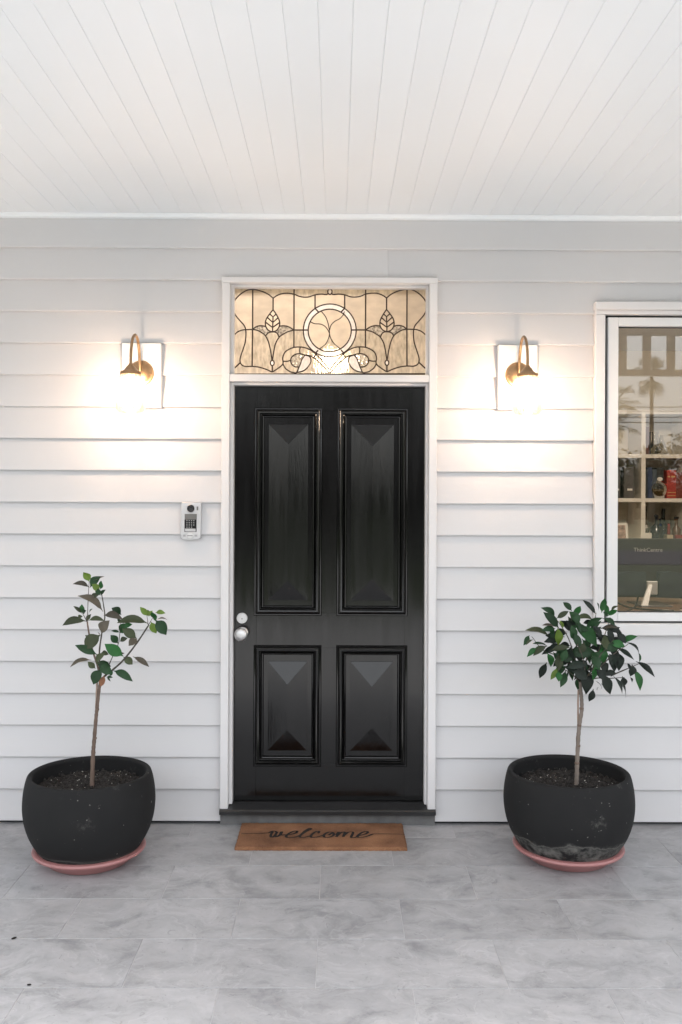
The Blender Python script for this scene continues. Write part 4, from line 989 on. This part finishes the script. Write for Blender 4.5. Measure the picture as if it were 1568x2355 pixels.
def book(x0, x1, z, h, col, label, d=.20, group='books in the bookcase'):
    t = thing('book', ((x0+x1)/2, KY0+.03+d/2, z), label, 'book', group)
    m = mat('book_cover', col, .55, var=.08)
    obj('cover', B(x0, x1, KY0+.03, KY0+.03+d, z+.0005, z+h, .002), m, t)
    return t
b1 = book(2.489, 2.522, S1, .225, (.10, .035, .025), 'thin dark red book at the left end of the upper right shelf')
b2 = book(2.5225, 2.536, S1, .185, (.02, .02, .022), 'thin black book beside the dark red one on the upper right shelf')
book(2.496, 2.512, S2, .235, (.02, .022, .03), 'black book at the left end of the middle shelf')
book(2.5125, 2.548, S2, .25, (.02, .035, .09), 'dark blue book on the middle shelf')
book(2.5485, 2.585, S2, .235, (.05, .065, .085), 'slate grey book behind the round flask')
book(2.5855, 2.640, S2, .25, (.02, .018, .018), 'wide black book behind the round flask')
rb = book(2.665, 2.742, S2, .228, (.34, .03, .02), 'thick bright red book on the middle shelf')
gold = mat('gold_print', (.5, .33, .12), .5, var=.1)
for x, w_ in ((2.672, .02), (2.70, .03)): obj('title_band', B(x, x+w_, KY0+.0285, KY0+.0299, S2+.17, S2+.182), gold, rb)
for z in (.02, .045): obj('title_band', B(2.672, 2.738, KY0+.0285, KY0+.0299, S2+z, S2+z+.005), gold, rb)
book(2.7425, 2.80, S2, .21, (.16, .03, .02), 'brown red book at the right of the bright red one')
gb = mat('binder_grey', (.075, .07, .065), .6, var=.06)
for i, (x0, x1, lb) in enumerate(((2.215, 2.290, 'grey file binder at the left of the middle shelf'), (2.318, 2.402, 'grey file binder beside the bookcase upright'))):
    t = thing('file_binder', ((x0+x1)/2, KY0+.15, S2), lb, 'binder', 'grey file binders')
    obj('cover', B(x0, x1, KY0+.03, KY0+.28, S2+.0005, S2+.255, .003), gb, t)
    obj('label_holder', B((x0+x1)/2-.014, (x0+x1)/2+.026, KY0+.026, KY0+.0295, S2+.062, S2+.078), M_case, t)
def flask(x, y, z, prof, label, cat, m, fill=None, fillz=0, cap=None):
    t = thing('flask' if cat == 'flask' else 'bottle', (x, y, z), label, cat)
    obj('body', lathe(bmesh.new(), prof, 28, Matrix.Translation((x, y, z))), m, t, smooth=True)
    if fill:
        obj('liquid', lathe(bmesh.new(), [(r*.93, h+.001) for r, h in prof if h <= fillz] + [(0, fillz)], 28, Matrix.Translation((x, y, z))), fill, t, smooth=True)
    if cap:
        obj('stopper', lathe(bmesh.new(), [(0, cap[0]), (cap[2], cap[0]), (cap[2], cap[1]), (0, cap[1])], 16, Matrix.Translation((x, y, z))), cap[3], t)
    return t
oil = mat('oil_brown', (.10, .055, .012), .25, var=.05)
sph = [(.074*math.sin(math.pi*k/10)+.0001*(k in (0, 10)), .074-.074*math.cos(math.pi*k/10)) for k in range(9)]
fk = flask(2.605, KY0-.0+.055, S2, [(0, .001), (.045, .001)] + sph[3:] + [(.02, .16), (.018, .19), (.022, .195)], 'round bellied glass flask half full of brown oil on the middle shelf', 'flask', M_flask, oil, .074, (.185, .215, .02, mat('cork', (.25, .12, .05), .8, var=.1)))
bm = lathe(bmesh.new(), [(0, 0), (.022, 0), (.022, .002), (0, .002)], 20, Matrix.Translation((2.605, KY0-.004+.022, S2+.155)) @ RX @ Matrix.Diagonal((1, .72, 1, 1))); obj('paper_label', bm, M_case, fk)
dc = [(0, .001), (.07, .001), (.078, .02), (.07, .05), (.04, .08), (.025, .11), (.022, .16), (.030, .19)]
flask(2.60, KY0+.12, S1, dc, 'clear glass decanter with a wide base on the upper right shelf', 'decanter', M_flask)
flask(2.665, KY0+.16, S1, [(0, .001), (.05, .001), (.056, .03), (.04, .07), (.022, .11), (.016, .15), (.024, .165)], 'small clear glass carafe beside the decanter', 'carafe', M_flask)
dk = mat('bottle_dark', (.012, .013, .018), .2, var=.1); bl = mat('bottle_blue', (.02, .04, .11), .25, var=.1); rd = mat('bottle_red', (.22, .02, .02), .4, var=.1); br_ = mat('bottle_brown', (.10, .045, .02), .3, var=.1)
def shp(r, h, nr, nh): return [(0, .001), (r, .001), (r*1.02, h*.1), (r, h*.62), (nr, h*.78), (nr, nh), (0, nh)]
bY = KY0+.08
flask(2.588, bY-.03, S3, shp(.047, .19, .012, .21), 'squat black bottle in the middle of the lower right cell', 'bottle', dk, cap=(.205, .222, .018, dk))
flask(2.548, bY+.12, S3, shp(.02, .22, .011, .25), 'tall brown bottle with a pale neck standing behind the black bottle', 'bottle', br_, cap=(.25, .29, .014, mat('cap_brown', (.06, .03, .015), .5, var=.1)))
flask(2.640, bY+.02, S3, shp(.016, .12, .010, .15), 'small blue bottle right of the squat black bottle', 'bottle', bl, cap=(.15, .19, .012, dk))
flask(2.690, bY+.10, S3, [(0, .001), (.05, .001), (.062, .05), (.05, .11), (.02, .15), (.014, .20), (0, .2)], 'round clear glass bottle with a tall black stopper', 'bottle', M_flask, cap=(.195, .25, .014, dk))
flask(2.715, bY+.16, S3, shp(.03, .20, .012, .22), 'dark bottle with a black stopper at the back of the lower right cell', 'bottle', dk, cap=(.215, .27, .014, dk))
flask(2.690, bY-.03, S3+.06, shp(.013, .08, .011, .09), 'small red bottle standing on a cream box', 'bottle', rd)
flask(2.770, bY+.02, S3, shp(.035, .17, .014, .19), 'dark glass bottle beside the red box', 'bottle', br_, cap=(.19, .205, .02, dk))
put('storage_box', B(2.489, 2.548, bY-.05, bY+.05, S3+.0005, S3+.075, .002), M_case, 'small white box at the left of the lower right cell', 'box', (2.52, bY, S3))
put('storage_box', B(2.665, 2.715, bY-.06, bY+.02, S3+.0005, S3+.0595, .002), mat('box_cream', (.5, .42, .3), .6, var=.1), 'cream box under the small red bottle', 'box', (2.69, bY-.02, S3))
put('storage_box', B(2.735, 2.80, bY-.07, bY-.02, S3+.0005, S3+.06, .002), mat('box_red', (.25, .03, .025), .5, var=.1), 'small red box at the right of the lower cell', 'box', (2.77, bY-.04, S3))
jar = flask(2.512, bY-.02, S3+.0755, [(0, .0005), (.020, .0005), (.022, .02), (.014, .036), (0, .036)], 'small grey jar with a white stopper on the white box', 'jar', M_flask, cap=(.036, .062, .008, M_case))
pf = thing('photo_frame', (2.30, bY, S3), 'white photo frame with a family snapshot in the left cell above the screen', 'photo frame')
def tilt(bm): bm.transform(Matrix.Translation((2.30, bY, S3)) @ Matrix.Rotation(R(-10), 4, 'X') @ Matrix.Translation((-2.30, -bY, -S3))); return bm
obj('frame', tilt(B(2.20, 2.372, bY-.006, bY+.006, S3+.002, S3+.155, .002)), M_case, pf)
pm = mat('snapshot', (.3, .2, .15), .5, var=.9, var_scale=28); obj('picture', tilt(B(2.213, 2.352, bY-.0075, bY-.0062, S3+.016, S3+.135)), pm, pf)
st = thing('bird_ornament', (2.235, KY0+.1, S1), 'slim stick ornament with a dark bird like top in the upper left cell', 'ornament')
bm = bmesh.new(); tube(bm, [(2.235, KY0+.1, S1), (2.237, KY0+.1, S1+.13)], .006); obj('stick', bm, M_case, st)
bm = bmesh.new(); tube(bm, spl([(2.236, KY0+.1, S1+.12), (2.236, KY0+.1, S1+.165), (2.244, KY0+.1, S1+.19), (2.257, KY0+.1, S1+.192)], 5), [.004+.004*math.sin(i*.4) for i in range(16)]); tube(bm, [(2.218, KY0+.1, S1+.145), (2.236, KY0+.1, S1+.135)], .003)
obj('bird', bm, dk, st)
put('candle', lathe(bmesh.new(), [(0, 0), (.022, 0), (.022, .09), (0, .09)], 20, Matrix.Translation((2.255, KY0+.08, S1+.001))), M_case, 'thick cream candle beside the stick ornament', 'candle', (2.255, KY0+.08, S1))

ds = thing('desk', (2.3, 1.55, FZ), 'dark walnut desk under the window holding a computer screen', 'desk')
DZ = .872
obj('desktop', B(1.30, 3.4, .72, 2.25, DZ-.03, DZ, .004), M_desk, ds)
for x in (1.36, 3.34):
    for y in (.78, 2.19): obj('leg', B(x-.03, x+.03, y-.03, y+.03, FZ, DZ-.0305), M_desk, ds)
mo = thing('computer_screen', (2.0, 1.62, DZ), 'black computer screen seen from the back with a pale slanted stand on the desk', 'monitor')
MY = 1.55
obj('screen_back', B(1.67, 2.35, MY, MY+.025, .915, 1.293, .006, 2), M_mon, mo)
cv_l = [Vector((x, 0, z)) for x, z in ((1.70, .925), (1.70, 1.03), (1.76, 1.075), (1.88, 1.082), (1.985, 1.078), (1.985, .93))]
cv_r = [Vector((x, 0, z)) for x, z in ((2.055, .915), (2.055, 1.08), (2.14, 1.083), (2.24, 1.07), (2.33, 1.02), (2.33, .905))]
for cv in (cv_l, cv_r):  # navy shapes stand for a reflection on the glossy screen back
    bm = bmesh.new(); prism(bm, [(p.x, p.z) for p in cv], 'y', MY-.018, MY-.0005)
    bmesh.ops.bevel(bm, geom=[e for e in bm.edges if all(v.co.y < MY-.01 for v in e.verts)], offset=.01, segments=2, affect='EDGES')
    obj('reflection_shape', bm, M_monrefl, mo)
obj('stand_neck', B(1.987, 2.053, MY-.03, MY-.0007, .935, 1.02, .003), M_grey, mo)
bm = bmesh.new(); prism(bm, [(1.990, 1.0), (2.012, 1.0), (1.945, DZ+.001), (1.905, DZ+.001)], 'y', MY-.16, MY-.14); 
for v in bm.verts:
    if v.co.z > .95: v.co.y += .11
obj('stand_leg', bm, M_grey, mo)
obj('stand_foot', B(1.90, 2.10, MY-.17, MY+.12, DZ+.0005, DZ+.008, .003), mat('foot_dark', (.06, .05, .045), .4, var=.05), mo)
tx = bpy.data.curves.new('logo', 'FONT'); tx.body = 'ThinkCentre'; tx.size = .036; tx.extrude = .0003; tx.align_x = 'CENTER'
to = bpy.data.objects.new('logo_text', tx); COL.objects.link(to)
dg = bpy.context.evaluated_depsgraph_get(); me = bpy.data.meshes.new_from_object(to.evaluated_get(dg)); bpy.data.objects.remove(to)
bm = bmesh.new(); bm.from_mesh(me); bm.transform(Matrix.Translation((2.0, MY-.0008, 1.208)) @ RX); obj('logo', bm, M_logo, mo)
for i, pts in enumerate(([(1.72, 1.60, DZ+.05), (1.80, 1.35, DZ+.006), (1.90, 1.2, DZ+.005), (2.02, 1.15, DZ+.005)], [(1.95, 1.58, DZ+.05), (1.88, 1.42, DZ+.006), (1.80, 1.25, DZ+.005), (1.72, 1.1, DZ+.005)])):
    put('cable', tube(bmesh.new(), spl(pts, 8), .0055), M_blackp, ('black cable curving across the desk left of the screen stand', 'black cable running from the screen to the near desk edge')[i], 'cable', pts[1], smooth=True)
pw = mat('paper', (.62, .58, .52), .7, var=.05); pk = mat('print_dark', (.06, .05, .045), .6, var=.1)
pp = thing('paper_sheets', (2.2, 1.1, DZ), 'striped printed papers lying on the right of the desk', 'papers')
for i in range(4):
    obj('sheet', B(2.02+.03*i, 2.5, 1.02+.075*i, 1.07+.075*i, DZ+.0006, DZ+.004), pw if i % 2 == 0 else pk, pp)
ch = thing('office_chair', (1.85, 2.75, FZ), 'dark navy office chair tucked in behind the desk', 'chair')
nv = mat('navy_fabric', (.02, .024, .035), .8, var=.1)
obj('backrest', B(1.6, 2.1, 2.70, 2.76, .62, .98, .05, 3), nv, ch); obj('seat', B(1.6, 2.1, 2.32, 2.70, .50, .58, .03, 2), nv, ch)
bm = bmesh.new(); tube(bm, [(1.85, 2.5, .14), (1.85, 2.5, .5)], .03); obj('column', bm, M_blackp, ch)
bm = bmesh.new()
for k in range(5): tube(bm, [(1.85, 2.5, .17), (1.85+.26*math.cos(k*1.257), 2.5+.26*math.sin(k*1.257), .125)], .022)
obj('base', bm, M_blackp, ch)

# ------------------------------------------------------------------ street side, seen only as reflections
def palm(x, y, h, r, label):
    t = thing('palm_tree', (x, y, -.16), label, 'palm tree', 'palm trees across the road')
    rn = random.Random(int(x*10)); lean = rn.uniform(-.4, .4)
    obj('trunk', tube(bmesh.new(), spl([(x, y, -.16), (x+lean*.3, y, h*.5), (x+lean*.4, y, h)], 8), [.26-.008*i for i in range(17)], 10), M_palmt, t, smooth=True)
    top = Vector((x+lean*.4, y, h))
    for k in range(20):
        az = rn.uniform(0, 6.283); el = rn.uniform(-1.1, 1.35); d = Vector((math.cos(az)*math.cos(el), math.sin(az)*math.cos(el), math.sin(el)))
        L = r*rn.uniform(.8, 1.1); mid = top+d*L*.45; s = d.cross(Vector((0, 0, 1))).normalized(); n = s.cross(d)
        bm = bmesh.new(); tube(bm, [top, mid], .03, 4)
        for j in range(11):
            a = (j-5)/5*1.15; v = (d*math.cos(a)+s*math.sin(a)); tip = mid+v*L*.6*(1-.25*abs(a)/1.25)+Vector((0, 0, -.18*L))
            w = n.cross(v).normalized()*.035*r/1.5; m_ = mid+v*L*.35+Vector((0, 0, -.02*L))
            q = [bm.verts.new(mid), bm.verts.new(m_+w), bm.verts.new(tip), bm.verts.new(m_-w)]; bm.faces.new(q)
        obj('frond', bm, M_palm, t)
palm(25.7, -70, 11.8, 1.9, 'tallest fan palm across the road on a long thin trunk')
palm(19.6, -60, 8.6, 2.0, 'middle height fan palm across the road')
palm(16.4, -50, 6.2, 1.9, 'shortest fan palm across the road')
def bush_tree(x, y, h, r, label, seed):
    t = thing('street_tree', (x, y, -.16), label, 'tree', 'leafy trees across the road'); rn = random.Random(seed)
    bm = tube(bmesh.new(), [(x, y, -.16), (x+.1, y, h*.4), (x, y, h*.75)], [.3, .22, .08], 8)
    for k in range(6):
        a = k*1.05; tube(bm, [(x, y, h*.38), (x+r*.6*math.cos(a), y+r*.6*math.sin(a), h*.7)], [.1, .03], 5)
    obj('trunk', bm, M_palmt, t)
    bm = bmesh.new(); cl = [(Vector((rn.uniform(-1, 1)*r*.75, rn.uniform(-1, 1)*r*.75, h*.62+rn.uniform(-.35, .4)*h*.6)), r*rn.uniform(.25, .5)) for _ in range(16)]
    for k in range(2600):
        c, cr = cl[k % 16]; d = Vector((rn.gauss(0, 1), rn.gauss(0, 1), rn.gauss(0, 1))).normalized()*cr*rn.uniform(.5, 1)
        p = Vector((x, y, 0))+c+d; s_ = .16; u = Vector((rn.uniform(-1, 1), rn.uniform(-1, 1), rn.uniform(-1, 1))).normalized()*s_; v = u.orthogonal().normalized()*s_*.6
        bm.faces.new([bm.verts.new(p-u), bm.verts.new(p+v), bm.verts.new(p+u), bm.verts.new(p-v)])
    obj('crown', bm, M_farleaf, t)
for i, (x, y, h, r) in enumerate(((30, -66, 7.5, 4.5), (37, -72, 8.2, 5), (22, -64, 5.8, 3.6), (-12, -46, 7, 4), (4, -52, 6, 3.6))):
    bush_tree(x, y, h, r, ('broad tree right of the palms', 'tallest round tree at the far right', 'low tree beneath the tall palm', 'leafy tree far to the left', 'leafy tree straight across the road')[i] + ' across the road' if i < 4 else 'leafy tree straight across from the door', 40+i)
for i, (x, y, h, r) in enumerate(((-6.5, -38, 9.0, 4.4), (-1.5, -41, 9.9, 4.8), (4.5, -38, 9.0, 4.4), (-15, -39, 8.6, 4.6))):  # added crowns, heights set to darken the sky mirrored in the door
    bush_tree(x, y, h, r, ('tall added tree behind the roof of the house opposite', 'tallest added tree straight across behind the house opposite', 'added tree at the right of the house opposite', 'added tree at the left of the house opposite')[i], 60+i)
nh = thing('added_house', (0, -31, -.16), 'low weatherboard house with a dark hipped roof, added across the road to darken the door reflections', 'house')  # unseen house added to darken what the black door mirrors
nw = mat('neighbour_wall', (.16, .15, .14), .8, var=.1); nr = mat('added_house_roof', (.05, .045, .045), .7, var=.15, var_scale=3)
obj('wall', B(-9, 6.8, -36, -30, -.16, 3.0), nw, nh)
bm = bmesh.new(); A = [bm.verts.new(p) for p in ((-9.6, -36.6, 2.95), (7.4, -36.6, 2.95), (7.4, -29.4, 2.95), (-9.6, -29.4, 2.95), (-6, -33, 5.4), (3.8, -33, 5.4))]
for f in ((0, 1, 5, 4), (1, 2, 5), (2, 3, 4, 5), (3, 0, 4), (3, 2, 1, 0)): bm.faces.new([A[k] for k in f])
obj('roof', bm, nr, nh)
for x in (-7.4, -4.4, 1.2, 4.2):
    w_ = obj('window', B(x, x+1.5, -30.0, -29.96, .8, 2.2), M_porch, nh); obj('pane', B(x+.08, x+1.42, -29.96, -29.95, .88, 2.12), M_blackp, w_)
obj('door', B(-1.6, -.6, -30.0, -29.95, -.1, 2.1), M_bark, nh)
hedge = bmesh.new(); rn = random.Random(3)
for k in range(9000):
    p = Vector((rn.uniform(-60, 80), -80+rn.uniform(-1, 1), rn.uniform(0, 1)*(3.2+1.0*math.sin(k*.0007)))); u = Vector((rn.uniform(-1, 1), rn.uniform(-1, 1), rn.uniform(-1, 1))).normalized()*.5; v = u.orthogonal().normalized()*.35
    hedge.faces.new([hedge.verts.new(p-u), hedge.verts.new(p+v), hedge.verts.new(p+u), hedge.verts.new(p-v)])
box(hedge, -60, 80, -81, -80.6, -.2, 3.0)
tag(obj('distant_bushes', hedge, M_farleaf, kind='stuff'), 'band of dark bushes along the far side', 'bushes')
for i, x in enumerate((-22, 34)):
    t = thing('utility_pole', (x, -30, -.16), ('timber utility pole down the street to the left', 'timber utility pole down the street to the right')[i], 'utility pole', 'utility poles along the road')
    obj('shaft', tube(bmesh.new(), [(x, -30, -.16), (x, -30, 5.6)], [.16, .12], 10), M_palmt, t); obj('crossarm', B(x-.06, x+.06, -30.9, -29.1, 5.2, 5.32), M_palmt, t)
for i, (z, y) in enumerate(((5.34, -30.8), (5.34, -29.2), (5.05, -30.1), (4.85, -30.1))):
    pts = [(-22+56*k/12, y, z-.35*(1-((k-6)/6)**2)) for k in range(13)]
    put('power_line', tube(bmesh.new(), pts, .018, 5), M_wire, ('far upper power line between the utility poles', 'near upper power line between the utility poles', 'third power line below the crossarm', 'lowest power line below the crossarm')[i], 'power line', (6, y, z), 'power lines along the road')
